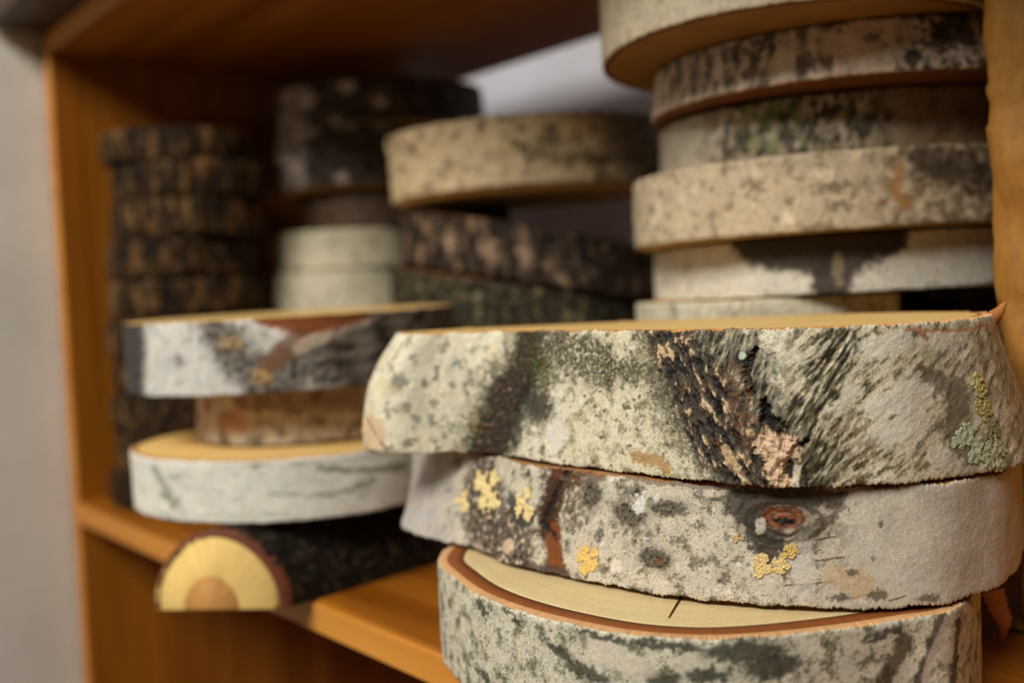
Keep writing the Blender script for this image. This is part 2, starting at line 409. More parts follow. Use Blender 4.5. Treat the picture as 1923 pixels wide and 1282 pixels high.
def lichen(s, p, size, seed, col, name='lichen', arms=5, thick=.7, res=130, lobe=.15, label=None, squash=1.0):
    rg = np.random.RandomState(seed); c0 = s.loc(*p)
    g = np.linspace(-1.25, 1.25, res); X, Y = np.meshgrid(g, g)
    f = np.full(X.shape, -1.0); blobs = []
    for a in range(arms):
        an = 2*math.pi*a/arms + rg.uniform(-.5, .5); x = y = 0.0; r = lobe*.85; ln = rg.uniform(.6, 1.05)
        for k in range(7):
            x += math.cos(an)*ln/7; y += math.sin(an)*ln/7; an += rg.uniform(-.35, .35); r *= .94
            blobs.append((x, y, r))
            if k in (2, 4):
                for sg in (-1, 1):
                    b = an+sg*rg.uniform(.6, 1.1); xx, yy = x, y; nb = rg.randint(3, 6)
                    for q in range(nb):
                        xx += math.cos(b)*.075; yy += math.sin(b)*.075; blobs.append((xx, yy, r*(.75 if q < nb-1 else 1.0)))
        blobs.append((x, y, r*1.2))
    Xw = X+.05*perlin(X*5, Y*5, seed); Yw = Y+.05*perlin(X*5+9, Y*5, seed+2)
    for bx, by, r in blobs: f = np.maximum(f, 1-np.hypot(Xw-bx, Yw-by)/r)
    keep = f > -.08
    S = c0[0]+X*size; V = c0[1]+Y*size*squash
    prof = np.clip((f+.08)/.3, 0, 1)**.6
    off = thick*prof*(1+.4*perlin(X*4, Y*4, seed+7)) - .15
    P = s.at(S, V, off)
    idx = -np.ones(X.shape, int); 
    q = keep[:-1, :-1] & keep[1:, :-1] & keep[:-1, 1:] & keep[1:, 1:]
    ii, jj = np.nonzero(q); n = res
    F = np.stack([ii*n+jj, ii*n+jj+1, (ii+1)*n+jj+1, (ii+1)*n+jj], -1)
    used = np.unique(F); mp = -np.ones(n*n, int); mp[used] = np.arange(len(used))
    cc = np.asarray(col)*(0.75+.35*prof+.2*perlin(X*6, Y*6, seed+3))[..., None]
    o = mesh_np(name, P.reshape(-1, 3)[used]-np.array(s.root.location), mp[F], M_LICHEN, s.root, col=cc.reshape(-1, 3)[used])
    if label: o['label'] = label
    return o

def spots(s, seed, n, r0, r1, col, amt=.8, el=1.0, bump=0, pr=None, ang=0):
    rg = np.random.RandomState(seed); J = np.nonzero(s.face)[0]
    if pr: J = J[(s.px[s.M//2, J, 0] > pr[0]) & (s.px[s.M//2, J, 0] < pr[1])]
    if not len(J): return
    acc = np.zeros(s.S.shape); wx = s.noise(4, seed+1, oct=4, gain=.6); wy = s.noise(4, seed+2, oct=4, gain=.6); a = math.radians(ang)
    for _ in range(n):
        c = s.s[rg.choice(J)]; v = rg.uniform(0, s.Hmm); r = rg.uniform(r0, r1)
        rm = r*max(1, el)*1.9+1; j0, j1 = np.searchsorted(s.s, (c-rm, c+rm)); sl = slice(j0, max(j1, j0+1))
        X = s.S[:, sl]-c+wx[:, sl]*r*1.3; Y = (s.V[:, sl]-v+wy[:, sl]*r*1.3)
        X, Y = X*math.cos(a)+Y*math.sin(a), -X*math.sin(a)+Y*math.cos(a)
        acc[:, sl] = np.maximum(acc[:, sl], sstep(0, .5, 1-np.hypot(X, Y/el)/r))
    s.mix(acc*amt, col); s.d += bump*acc

# ---- bark looks
CREAM, OLIVE, DARKB = lin((226, 218, 192)), lin((118, 112, 88)), lin((52, 42, 30))
def birch_base(s, seed, cream=CREAM, grey=OLIVE, cover=.1, streak=1.0, ang=0, speck=1.0, patch=9):
    s.col[:] = cream
    n0 = s.noise(30, seed+50)
    s.mix(.35*sstep(-.1, .5, n0), np.asarray(cream)*np.array([.86, .84, .86]))
    n1 = s.noise(patch, seed, sx=streak, sy=1, ang=ang, oct=5, gain=.62)
    s.mix(.85*sstep(cover*1-.02+.05, cover+.35, n1), grey)
    n2 = s.noise(1.7, seed+3, sx=max(1, streak*.6), ang=ang, oct=3, gain=.7)
    s.mix(speck*.75*sstep(.18, .5, n2+.5*n1), np.asarray(grey)*.55)
    n3 = s.noise(2.6, seed+8, oct=3)
    s.mix(.45*sstep(.2, .5, n3), np.minimum(np.asarray(cream)*1.15, .95))
    n4 = s.noise(.95, seed+70, sx=.8, sy=1.5, oct=3, gain=.7)
    s.mix(speck*.8*sstep(.22, .36, n4+.45*n1), np.asarray(grey)*.38)
    s.mix(speck*.5*sstep(.30, .42, -n4+.2*n3), np.minimum(np.asarray(cream)*1.12, .95))
    s.mix(.42*np.clip(.15+1.4*s.noise(4, seed+60, oct=5, gain=.7), 0, 1), np.asarray(grey)*1.25)
    s.d += .12*n1+.10*n2+.25*s.noise(12, seed+4)
def rough_base(s, seed, light=lin((128, 112, 84)), dark=lin((38, 30, 22)), vs=2.6, amp=1.8, w=5):
    n1 = s.noise(w, seed, sx=1, sy=vs, oct=4, gain=.6); n2 = s.noise(2.2, seed+4, oct=3, gain=.6)
    h = n1*.8+n2*.35
    s.col[:] = dark
    s.mix(sstep(-.05, .45, h), light)
    s.mix(.5*sstep(.1, .5, s.noise(9, seed+11)), lin((86, 72, 52)))
    s.mix(.6*sstep(.25, .55, s.noise(6, seed+21)+.3*n2), lin((160, 142, 118)))
    s.d += amp*(1-np.abs(n1)*2.2)*.4+amp*.5*n2+amp*.6*n1
def crack(s, p, wid, col, depth=.8, feather=.5, **k):
    m = s.seg(p, wid, **k); q = sstep(0, feather, m); s.mix(q, col); s.d -= depth*q; return q

def ring_pts(cx, cy, a, b, ang, seed, wob=.04, k=20, scale=1.0, lob=0):
    rg = np.random.RandomState(seed); ph = rg.rand(4)*6.28; P = []
    for i in range(k):
        t = 2*math.pi*i/k
        f = 1+wob*(math.sin(2*t+ph[0])+.6*math.sin(3*t+ph[1])+.4*math.sin(5*t+ph[2]))+wob*.3*rg.uniform(-1, 1)
        x, y = a*f*scale*math.cos(t), b*f*scale*math.sin(t)
        r, d = x*math.cos(ang)-y*math.sin(ang), x*math.sin(ang)+y*math.cos(ang)
        P.append(rd(cx+r, cy+d))
    return P
def disc(name, label, px, D, a, b, z0, z1, seed, tilt=(0, 0), wob=.03, ang=0, grow=1.0, rows=26, step=.0014, shift=(0, 0), **k):
    zc = (z0+z1)/2-.165
    c = atd(px, 0, D); py0 = 641-PITCH*FPX-zc/D*FPX      # sight line through the slice's own height
    c = atd(px, py0, D); r, d = xy2rd(c[0], c[1])
    r += shift[0]; d += shift[1]
    return Slice(name, label, ring_pts(r, d, a, b, ang, seed, wob), ring_pts(r, d, a, b, ang, seed, wob, scale=grow), z0, z1, tilt,
                 step=step, rows=rows, **k)

STACK_F = 'slices in the large front stack'
# ================= front stack, bottom: thick disc standing on the shelf
Hh = .046
rim = [(822, 1048), (846, 1080), (900, 1117), (1000, 1153), (1150, 1186), (1280, 1199), (1400, 1198), (1550, 1184), (1700, 1162), (1800, 1140)]
top = [atz(x, y, Hh)[:2] for x, y in rim] + [rd(.186, .385), rd(.19, .425), rd(.165, .47), rd(.11, .505), rd(.05, .515), rd(0, .505), rd(-.03, .475)]
c = np.mean(top, 0)
s = Slice('birch_slice', 'thick white birch slice at the bottom of the front stack with a brown ring',
          [c+(p-c)*1.0 for p in top], top, 0.0005, Hh, step=.0006, rows=80, bark_t=.0045, inner_t=.0075, group=STACK_F)
birch_base(s, 11, cream=lin((216, 208, 186)), grey=lin((112, 110, 84)), cover=-.05, patch=8)
DG = lin((62, 62, 48))
for p, rx, ry, a in (((1130, 1195), 14, 1.6, -4), ((1250, 1212), 14, 2.0, -2), ((1400, 1222), 16, 4.2, 0), ((1050, 1222), 9, 2.4, -22),
                     ((905, 1140), 6, 2.4, -28), ((960, 1155), 7, 1.0, -20), ((1450, 1250), 12, 5, 0), ((1660, 1190), 10, 1.6, 10),
                     ((905, 1265), 8, 3, -10), ((1100, 1262), 12, 3, -10), ((1330, 1268), 9, 3, 0), ((1240, 1275), 7, 3, 0)):
    s.mix(.9*sstep(0, .45, s.blob(p, rx, ry, a, warp=1.6, wsc=3, seed=int(p[0]))), DG)
s.mix(.8*sstep(.0, .3, s.blob((1160, 1240), 15, 4.5, -14, warp=1.2, wsc=7, seed=5)), lin((214, 202, 184)))
spots(s, 521, 30, 1.0, 3.2, lin((104, 102, 80)), .7, .7, .05)
spots(s, 522, 22, 1.5, 5, lin((226, 218, 202)), .6, .7)
for p, w_ in ((((1770, 1160), (1745, 1230), (1725, 1280)), 2.6), (((1800, 1170), (1790, 1280)), 2.4), (((1700, 1200), (1660, 1280)), 3.2)):
    s.mix(.85*sstep(0, .5, s.seg(p, w_, warp=1.6, wsc=5, seed=int(w_*10))), lin((66, 56, 34)))
s.mix(.75*sstep(0, .4, s.seg(((1778, 1165), (1752, 1225), (1735, 1275)), 2.0, warp=.5, seed=77)), lin((198, 180, 168)))
s.edge_col = lin((222, 172, 120)); s.inner_col = lin((138, 76, 28))
s.wood_mat = M_WOOD_PALE; s.ragged = .4
s.finish(); base_disc = s
# the radial drying crack in its sawn top
def on_top(px, py, z): return atz(px, py, z)
pa, pb = on_top(1256, 1160, Hh), on_top(1281, 1118, Hh)
dr = (pb-pa)[:2]; dr /= np.linalg.norm(dr); sd = np.array([-dr[1], dr[0]])
V = []; 
for t, wd in ((0, .0005), (.2, .0008), (.6, .0010), (1.0, .0013), (1.6, .0010), (2.2, .0003)):
    q = pa[:2]+(pb-pa)[:2]*t
    for sg in (-1, 1): V.append([*(q+sd*wd*.5*sg), SH+Hh+.00012])
    for sg in (-1, 1): V.append([*(q+sd*wd*.5*sg), SH+Hh-.0015])
F = []
for i in range(5):
    a = i*4; F += [[a, a+1, a+5, a+4], [a+1, a+3, a+7, a+5], [a+3, a+2, a+6, a+7], [a+2, a, a+4, a+6]]
M_CRACK, _, _ = mat('dark_crack', .9, lin((84, 50, 20)))
o = mesh_np('drying_crack', np.array(V)-np.array(s.root.location), F, M_CRACK, s.root, smooth=False)
o['label'] = 'short dark drying crack'

# ================= front stack, middle slice with knot and yellow lichen
Z2a, Z2b = .0475, .0915
bp = [(753, 984), (775, 1004), (822, 1017), (884, 1031), (962, 1062), (1080, 1088), (1200, 1112), (1290, 1126), (1400, 1137), (1520, 1144), (1640, 1145), (1760, 1137), (1840, 1116), (1890, 1094), (1919, 1050)]
tx = [790, 806, 838, 893, 968, 1084, 1200, 1290, 1400, 1520, 1640, 1752, 1826, 1874, 1893]
bot, top = [], []
for (x, y), t in zip(bp, tx):
    p = atz(x, y, Z2a); bot.append(p[:2]); r, d = xy2rd(p[0], p[1])
    top.append(rd((t-961.5+ (-.0735*0))/FPX*(d+.003) + .044*(.0735/1)*1.0, d+.003))
back = [rd(.228, .44), rd(.195, .485), rd(.12, .52), rd(.04, .545), rd(-.03, .56), rd(-.058, .545)]
top += back; bot += back
s = Slice('birch_slice', 'middle birch slice of the front stack with an eye shaped knot and yellow lichen', bot, top, Z2a, Z2b,
          step=.00032, rows=140, bark_t=.0034, inner_t=.002, group=STACK_F)
birch_base(s, 23, cream=lin((208, 198, 178)), grey=lin((116, 108, 90)), cover=-.03, patch=8, speck=1.0)
pale = sstep(1530, 1640, s.px[..., 0])*s.face[None]
s.mix(.85*pale, lin((204, 195, 178))); s.mix(pale*.35*sstep(0, .4, s.noise(14, 90)), lin((176, 168, 158)))
s.mix(pale*.4*sstep(.2, .5, s.noise(3, 93, sx=.6, sy=3)), lin((196, 168, 120)))
lf = (1-sstep(800, 880, s.px[..., 0]))*s.face[None]
s.mix(.85*lf, lin((196, 188, 184))); s.mix(.4*lf*sstep(0, .4, s.noise(5, 95, sx=.7, sy=4)), lin((140, 132, 120)))
# rough grey-brown zone around the lichen, x 860..1000
q = sstep(0, .45, s.seg(((905, 905), (915, 970), (960, 1035)), [12, 17, 14], warp=3, wsc=5, seed=3))
n = s.noise(2.2, 41, oct=4, gain=.65)
s.mix(q*.9, lin((100, 86, 72))); s.mix(q*sstep(-.1, .2, n), lin((46, 37, 30))); s.mix(q*sstep(.15, .35, s.noise(3, 44)), lin((204, 184, 164)))
s.d += q*1.1*n
q = sstep(0, .4, s.seg(((960, 945), (985, 975)), 4.5, warp=1.5, seed=6)); s.mix(q*.85, lin((52, 48, 44))); s.d -= q*.6
q = sstep(0, .35, s.blob((955, 1025), 4.5, 3.2, 20, warp=.8, seed=8)); s.mix(q, lin((206, 180, 156))); s.d += q*.5
spots(s, 515, 16, .8, 2.6, lin((62, 46, 32)), .85, 1.2, -.3, (880, 1010))
spots(s, 516, 12, .8, 2.2, lin((214, 198, 178)), .8, .8, .3, (870, 1010))
spots(s, 517, 16, .8, 3.0, lin((88, 62, 34)), .8, 1.2, .2, (1045, 1120))
# dark brown fissure x ~1040
crack(s, ((1056, 880), (1040, 920), (1030, 960), (1022, 1000)), [6, 5.5, 6, 4], lin((66, 36, 16)), 1.2, .45, warp=1.6, wsc=3, seed=12)
q = sstep(0, .35, s.seg(((1048, 872), (1120, 884), (1062, 900)), [4, 4, 3.5], warp=1.2, wsc=3, seed=301)); s.mix(q*.95, lin((98, 56, 32)))
crack(s, ((1035, 1000), (1040, 1040), (1045, 1078)), [4.5, 4, 4.5], lin((122, 66, 22)), .8, .4, warp=1.2, seed=13)
crack(s, ((1062, 885), (1040, 930), (1015, 985), (1040, 1010)), [1.6, 2.2, 1.8, 1.2], lin((30, 18, 10)), .9, .6, warp=1.4, wsc=2, seed=14)
q = sstep(0, .6, s.seg(((1080, 905), (1075, 960)), [9, 9], warp=2.5, wsc=4, seed=15)); n = s.noise(2.4, 47, oct=4)
s.mix(q*.8*sstep(-.25, .15, n), lin((84, 68, 40))); s.mix(q*.7*sstep(.2, .4, s.noise(2, 49)), lin((196, 184, 160))); s.d += q*.7*n
q = sstep(0, .4, s.seg(((985, 1068), (1060, 1082)), [3, 3], warp=1.2, seed=17)); s.mix(q*.85, lin((70, 58, 48)))
spots(s, 511, 26, .8, 2.6, lin((224, 220, 210)), .85, 1.1, .12, (1060, 1420))
spots(s, 512, 40, .5, 1.6, lin((104, 96, 78)), .7, 1, .05, (1060, 1420))
# dark oval scars
for p, rx, ry, a in (((1183, 965), 8, 4.6, -8), ((1255, 952), 7, 3.0, 4), ((1228, 1048), 7.2, 4.0, -8), ((1195, 925), 2.6, 1.8, 0), ((1110, 925), 5, 6, 0)):
    b = s.blob(p, rx, ry, a, warp=1.0, wsc=2.5, seed=int(p[0])); q = sstep(0, .35, b)
    s.mix(.5*sstep(-.6, .1, b), lin((140, 130, 112)))
    s.mix(q*.9, lin((92, 84, 70))); s.mix(q*sstep(0, .3, s.noise(1.6, int(p[0]))), lin((48, 42, 32))); s.d += q*.5-.5*sstep(.5, .9, b)
q = sstep(0, .4, s.blob((1240, 1052), 2.2, 1.4, 0, seed=99)); s.mix(q*.8, lin((110, 60, 26)))
s.mix(.8*sstep(0, .3, s.blob((1200, 945), 3, 4, 0, warp=1.5, wsc=2, seed=4)), lin((226, 222, 214)))
s.mix(.9*sstep(0, .3, s.blob((1157, 1062), 2.6, 3, 0, warp=.8, seed=4)), lin((226, 216, 204)))
# knot eye
b = s.blob((1470, 975), 17, 10, -6, warp=.8, wsc=6, seed=61)
fr = s.noise(1.6, 63, sx=3, oct=3); ringn = np.sin((1-b)*22+3*s.noise(5, 62))
q = sstep(-.1, .35, b)
s.mix(q*.75, lin((124, 112, 94))); s.mix(q*.75*sstep(.0, .8, ringn+fr), lin((60, 50, 38)))
s.mix(.9*sstep(0, .4, s.seg(((1390, 940), (1420, 965), (1440, 1010), (1448, 1035)), [6, 6, 5.5, 4.5], warp=2.6, wsc=4, seed=64)), lin((50, 42, 32)))
s.mix(.85*sstep(0, .4, s.seg(((1400, 930), (1470, 925), (1570, 935)), [3.5, 4.5, 3], warp=2, wsc=4, seed=65)), lin((60, 48, 36)))
s.mix(.75*sstep(0, .5, s.seg(((1500, 1005), (1545, 985), (1580, 950)), [3, 2.5, 2], warp=1.5, wsc=3, seed=66)), lin((84, 72, 56)))
s.d += .9*sstep(-.1, .5, b)*(1+.35*ringn)
b2 = s.blob((1472, 972), 8.2, 4.2, -5, warp=.5, seed=67); q = sstep(0, .3, b2)
s.mix(q*.95, lin((134, 76, 38))); s.mix(q*.9*sstep(.1, .5, np.sin((1-b2)*18+4*s.noise(2, 70))), lin((74, 58, 46))); s.d -= q*.9
s.mix(sstep(0, .4, s.blob((1474, 978), 4.6, 1.1, -3, warp=.6, wsc=1.5, seed=68)), lin((22, 16, 12)))
s.mix(.8*sstep(0, .4, s.blob((1430, 985), 2.0, 3.2, 10, seed=69)), lin((200, 188, 170)))
# lenticels, peeled edge, small scars at the bottom rim
for a_, b_ in (((1533, 1013), (1568, 1007)), ((1532, 1052), (1584, 1045)), ((1474, 1099), (1512, 1095)), ((1524, 1096), (1566, 1090)), ((1600, 1122), (1640, 1112)), ((1670, 1128), (1700, 1120))):
    q = sstep(0, .5, s.seg((a_, b_), .42, warp=.15, wsc=2, seed=71)); s.mix(q*.85, lin((92, 70, 44))); s.d += q*.1
s.mix(.5*sstep(0, .3, s.seg(((1505, 1025), (1510, 1110)), [3.4, 3.8], warp=.8, wsc=3, seed=72)), lin((212, 204, 194)))
s.mix(.7*sstep(0, .3, s.seg(((1560, 1080), (1620, 1100)), [3.2, 4.4], warp=1.8, wsc=3, seed=73)), lin((196, 168, 128)))
for p, rx, ry in (((1578, 1122), 3.4, 1.8), ((1648, 1118), 4, 2.4), ((1745, 1126), 5, 1.6), ((1600, 1076), 2.5, 1.2), ((1655, 985), 1.4, 1), ((1640, 1048), 1.2, .9), ((1594, 955), .4, 1.4)):
    s.mix(.8*sstep(0, .4, s.blob(p, rx, ry, 0, warp=.8, wsc=1.5, seed=int(p[0]))), lin((84, 72, 56)))
s.mix(.8*sstep(0, .4, s.seg(((1180, 885), (1260, 900), (1370, 912)), 1.6, warp=.8, seed=75)), lin((120, 104, 84)))
s.edge_col = lin((176, 128, 82)); s.inner_col = lin((96, 54, 26)); s.ragged = .7
s.finish(); mid_slice = s
YEL = lin((226, 204, 146))
lichen(s, (917, 922), 13, 5, YEL, arms=6, lobe=.16, label='pale yellow branching lichen')
lichen(s, (872, 938), 6, 9, YEL, arms=4, lobe=.2, label='small yellow lichen')
lichen(s, (984, 945), 7.5, 12, YEL, arms=5, lobe=.2, label='yellow lichen beside the brown fissure')
lichen(s, (1103, 1049), 6.4, 16, lin((218, 184, 110)), arms=6, lobe=.22, label='ochre lichen near the lower edge')
lichen(s, (1434, 1060), 4.6, 21, lin((216, 190, 130)), arms=6, lobe=.24, label='yellow lichen under the knot')
lichen(s, (1466, 1064), 3.6, 25, lin((216, 190, 130)), arms=5, lobe=.26, label='yellow lichen under the knot')
lichen(s, (1484, 1037), 3.4, 28, lin((204, 176, 106)), arms=5, lobe=.26)
lichen(s, (1386, 1010), 2.2, 31, lin((196, 170, 120)), arms=4, lobe=.26)

# ================= front stack, top slice (the one in focus)
Z3a, Z3b = .0925, .150
bp = [(684, 843), (735, 855), (820, 852), (905, 852), (1010, 867), (1130, 882), (1290, 902), (1400, 913), (1500, 917), (1600, 914), (1700, 909), (1800, 897), (1880, 884), (1932, 868)]
tx = [748, 775, 850, 925, 1020, 1132, 1290, 1400, 1500, 1600, 1690, 1768, 1830, 1858]
bot, top = [], []
for (x, y), t in zip(bp, tx):
    p = atz(x, y, Z3a); bot.append(p[:2]); r, d = xy2rd(p[0], p[1])
    top.append(rd((t-961.5)/FPX*(d+.003) + .044*.015, d+.003))
back = [(.222, .405), (.222, .44), (.195, .47), (.13, .495), (.05, .505), (-.02, .505), (-.06, .492)]
bot += [rd(*q) for q in back]; top += [rd(q[0]*.92, q[1]+.004) for q in back]
s = Slice('birch_slice', 'large mottled birch slice on top of the front stack, two dark furrows in its bark', bot, top, Z3a, Z3b,
          step=.00029, rows=205, bark_t=.0042, inner_t=.0012, prof=lambda r: 1+1.8*sstep(.02, -.06, r), group=STACK_F)
X = s.px[..., 0]; Y = s.px[..., 1]; fm = s.face[None]*1.0
birch_base(s, 37, cream=lin((238, 230, 204)), grey=lin((104, 98, 70)), cover=.0, patch=7, speck=1.0)
s.mix(.85*(1-sstep(860, 960, X))*fm*sstep(-.35, .1, s.noise(9, 101)), lin((230, 222, 194)))
# grain fanning away from the crotch: fibres rise to the right
rt = sstep(1440, 1520, X)*fm
n = s.noise(3.2, 111, sx=3.2, sy=.9, ang=38, oct=5, gain=.62); nf = s.noise(1.0, 112, sx=.5, sy=2.6, ang=6, oct=3, gain=.6)
s.mix(rt*.95, lin((222, 212, 184))); fade = 1-.35*sstep(1600, 1750, X)
s.mix(rt*fade*.9*sstep(-.12, .22, n+.2*nf), lin((122, 112, 78))); s.mix(rt*fade*.9*sstep(.12, .30, n+.45*nf), lin((58, 52, 34)))
s.mix(rt*.5*sstep(.1, .4, nf), lin((110, 98, 70))); s.d += rt*(.20*n+.07*nf)
s.mix(rt*.6*sstep(.25, .5, s.noise(7, 115))*(1-sstep(1750, 1800, X)), lin((104, 76, 38)))
for a_, wd in ((((1640, 770), (1700, 745), (1765, 730)), [3, 5.5, 4]), (((1590, 660), (1700, 640)), [3, 4]), (((1650, 820), (1720, 790)), [4, 5]), (((1570, 770), (1600, 735)), [2.4, 2.6]), (((1740, 640), (1800, 640)), [3.6, 3]), (((1760, 860), (1840, 865)), [4, 4])):
    q = sstep(0, .4, s.seg(a_, wd, warp=1.8, wsc=4, seed=int(wd[0]*7))); s.mix(q*.88, lin((222, 215, 196))); s.d += .1*q
q = sstep(1735, 1830, X)*fm; s.mix(q*.55*sstep(-.3, .3, s.noise(8, 118)), lin((112, 104, 82)))
s.mix(.8*sstep(0, .5, s.seg(((1745, 700), (1800, 740), (1790, 800), (1820, 850)), [4, 6, 6, 4], warp=3, wsc=5, seed=119)), lin((98, 90, 70)))
# left end
for p, rx, ry in (((745, 720), 6, 5.5), ((700, 690), 3, 4), ((770, 830), 5, 2), ((820, 700), 1.5, 5), ((875, 730), 1.4, 6), ((810, 790), 2, 4)):
    s.mix(.75*sstep(0, .5, s.blob(p, rx, ry, 20, warp=1.4, wsc=2.5, seed=int(p[0]))), lin((106, 100, 84)))
for p, rx, ry in (((712, 722), 4, 5.5), ((860, 735), 1.2, 5), ((885, 760), 1.2, 4), ((915, 735), 1, 5), ((930, 680), 3, 12)):
    s.mix(.85*sstep(0, .4, s.blob(p, rx, ry, 20, warp=.6, wsc=2, seed=int(p[0])+1)), lin((232, 218, 180)))
spots(s, 501, 26, 1.2, 3.2, lin((128, 122, 104)), .7, 1.6, .1, (690, 930), 20)
spots(s, 502, 22, .8, 2.2, lin((238, 226, 194)), .9, 2.2, .2, (760, 960), 25)
spots(s, 503, 9, 3, 6, lin((206, 190, 150)), .5, .8, 0, (690, 800))
mid_ = sstep(1030, 1080, X)*(1-sstep(1260, 1330, X))*fm; s.mix(mid_*.35, lin((202, 190, 150)))
spots(s, 504, 60, .5, 1.8, lin((84, 80, 54)), .85, .8, .05, (1040, 1300))
spots(s, 505, 14, .8, 2.0, lin((232, 226, 208)), .8, 1.2, .1, (1040, 1300))
# first dark furrow
F1 = ((990, 628), (985, 690), (950, 745), (930, 800), (915, 848))
q = sstep(-.1, .5, s.seg(F1, [17, 18, 17, 18, 18], warp=5, wsc=6, seed=121)); s.mix(q*.8*sstep(-.5, .1, s.noise(2, 120)), lin((96, 90, 62)))
q = sstep(0, .5, s.seg(F1, [8.5, 10, 12, 12.5, 11], warp=3.6, wsc=4, seed=122)); n = s.noise(2.0, 123, oct=4, gain=.65)
s.mix(q*.97, lin((38, 28, 18))); s.mix(q*sstep(.05, .3, n), lin((84, 60, 40))); s.mix(q*sstep(.25, .45, s.noise(2.8, 124)), lin((140, 112, 86)))
s.d += q*(1.0*n-.3)
s.mix(.8*sstep(0, .9, s.seg(((1005, 690), (975, 760), (965, 830)), [5, 5, 5], warp=2.5, wsc=4, seed=125)), lin((30, 24, 16)))
q = sstep(0, .6, s.seg(((1000, 655), (1060, 655), (1130, 685), (1185, 695)), [10, 11, 10, 6], warp=4, wsc=5, seed=126)); s.mix(q*.9*sstep(-.35, .1, s.noise(1.8, 1260, oct=4, gain=.7)), lin((78, 70, 42)))
q2 = q*sstep(.0, .3, s.noise(1.6, 128)); s.mix(q2*.85, lin((34, 30, 18)))
q = sstep(0, .5, s.blob((1020, 700), 9, 8, 0, warp=2, wsc=4, seed=127))*sstep(-.1, .25, s.noise(1.5, 129, oct=3)); s.mix(q*.9, lin((84, 96, 18))); s.d += q*.9
q = sstep(0, .6, s.blob((1010, 765), 12, 10, 0, warp=3, wsc=3, seed=130)); s.mix(q*.9, lin((44, 37, 24)))
q = sstep(0, .5, s.blob((890, 800), 5, 9, 0, warp=2, wsc=3, seed=132)); s.mix(q*.6*sstep(-.1, .3, s.noise(1.5, 133)), lin((120, 110, 40)))
q = sstep(0, .4, s.blob((1045, 815), 6, 7, -20, warp=1.4, wsc=4, seed=131)); s.mix(q*.9, lin((226, 220, 208)))
# blotches between the furrows
for p, rx, ry in (((1200, 780), 6, 8), ((1080, 860), 3, 1.2), ((1130, 820), 3, 1), ((1200, 700), 10, 6), ((1230, 740), 7, 10), ((1260, 820), 8, 4), ((1120, 770), 4, 4)):
    s.mix(.7*sstep(0, .7, s.blob(p, rx, ry, 0, warp=2.6, wsc=3, seed=int(p[0])+p[1]))*sstep(-.3, .25, s.noise(1.6, 140)), lin((104, 100, 72)))
s.mix(.75*sstep(0, .4, s.seg(((1195, 858), (1235, 866), (1250, 880)), 2.6, warp=1.4, wsc=2, seed=141)), lin((168, 124, 58)))
# second, deep furrow: a fan of flaky dark bark
F2 = ((1250, 622), (1290, 690), (1325, 760), (1385, 830), (1440, 900))
q0 = sstep(-.15, .4, s.seg(F2, [14, 17, 18, 20, 19], warp=5, wsc=5, seed=151)); s.mix(q0*.9*sstep(-.45, .05, s.noise(1.6, 150, oct=4, gain=.7)), lin((84, 77, 56)))
q = sstep(0, .35, s.seg(F2, [9, 11, 13, 15, 15], warp=2.8, wsc=4, seed=152))
n = s.noise(4.2, 153, sx=2.0, sy=.8, ang=-62, oct=4, gain=.5); n2 = s.noise(2.6, 154, sx=.8, sy=1.4, oct=4, gain=.55)
s.mix(q*.95, lin((62, 52, 40))); s.mix(q*sstep(.05, .3, n+.4*n2), lin((112, 94, 70))); s.mix(q*sstep(.2, .36, n+.6*n2), lin((206, 178, 142)))
s.mix(q*sstep(.0, .2, -n+.5*n2), lin((22, 17, 13)))
s.mix(q*.7*sstep(.3, .5, s.noise(5, 155)+.2*n2), lin((104, 62, 32)))
s.d += q*(1.7*n+1.0*n2-.2)
q = sstep(0, .4, s.seg(((1278, 622), (1300, 640)), [5, 3], warp=1, seed=156)); s.mix(q*.6*sstep(.1, .3, n2), lin((206, 176, 142)))
q = sstep(0, .5, s.seg(((1345, 630), (1400, 660), (1420, 700), (1430, 770)), [8, 8, 7, 6], warp=3, wsc=4, seed=157)); n3 = s.noise(2.2, 158, sx=.7, sy=3, ang=-18, oct=4)
s.mix(q*.85, lin((96, 90, 74))); s.mix(q*sstep(.05, .3, n3), lin((44, 38, 30))); s.mix(q*sstep(.12, .3, -n3), lin((176, 164, 138))); s.d += q*.8*n3
crack(s, ((1418, 655), (1400, 700), (1412, 740)), [1.2, 2.4, 1.2], lin((22, 18, 14)), 2.2, .8, warp=.8, wsc=2, seed=159)
crack(s, ((1434, 755), (1440, 790), (1470, 800), (1476, 828)), [1.8, 2.8, 2.2, 2.2], lin((12, 9, 7)), 3.0, .8, warp=.9, wsc=2, seed=160)
crack(s, ((1516, 828), (1490, 850), (1478, 905)), [1.2, 2.4, 3.0], lin((14, 11, 8)), 2.8, .8, warp=.8, wsc=2, seed=161)
q = sstep(0, .5, s.seg(((1380, 700), (1400, 790), (1410, 830)), [4.5, 5, 4], warp=2, wsc=3, seed=162)); s.mix(q*.65*sstep(-.2, .2, n2), lin((112, 74, 42)))
# fibrous lobe right of the crotch
q = sstep(0, .6, s.seg(((1580, 640), (1530, 740), (1500, 800), (1530, 880)), [7, 8, 8, 10], warp=3, wsc=4, seed=163)); n4 = s.noise(2.4, 164, sx=.7, sy=3, ang=-32, oct=4)
s.mix(q*.9*sstep(-.25, .1, n4), lin((88, 80, 54))); s.mix(q*.95*sstep(.05, .25, n4), lin((36, 31, 20))); s.d += q*.5*n4
q = sstep(0, .5, s.seg(((1590, 800), (1620, 840)), [7, 7], warp=2.5, wsc=3, seed=165)); s.mix(q*.65*sstep(-.2, .2, n4), lin((96, 68, 34)))
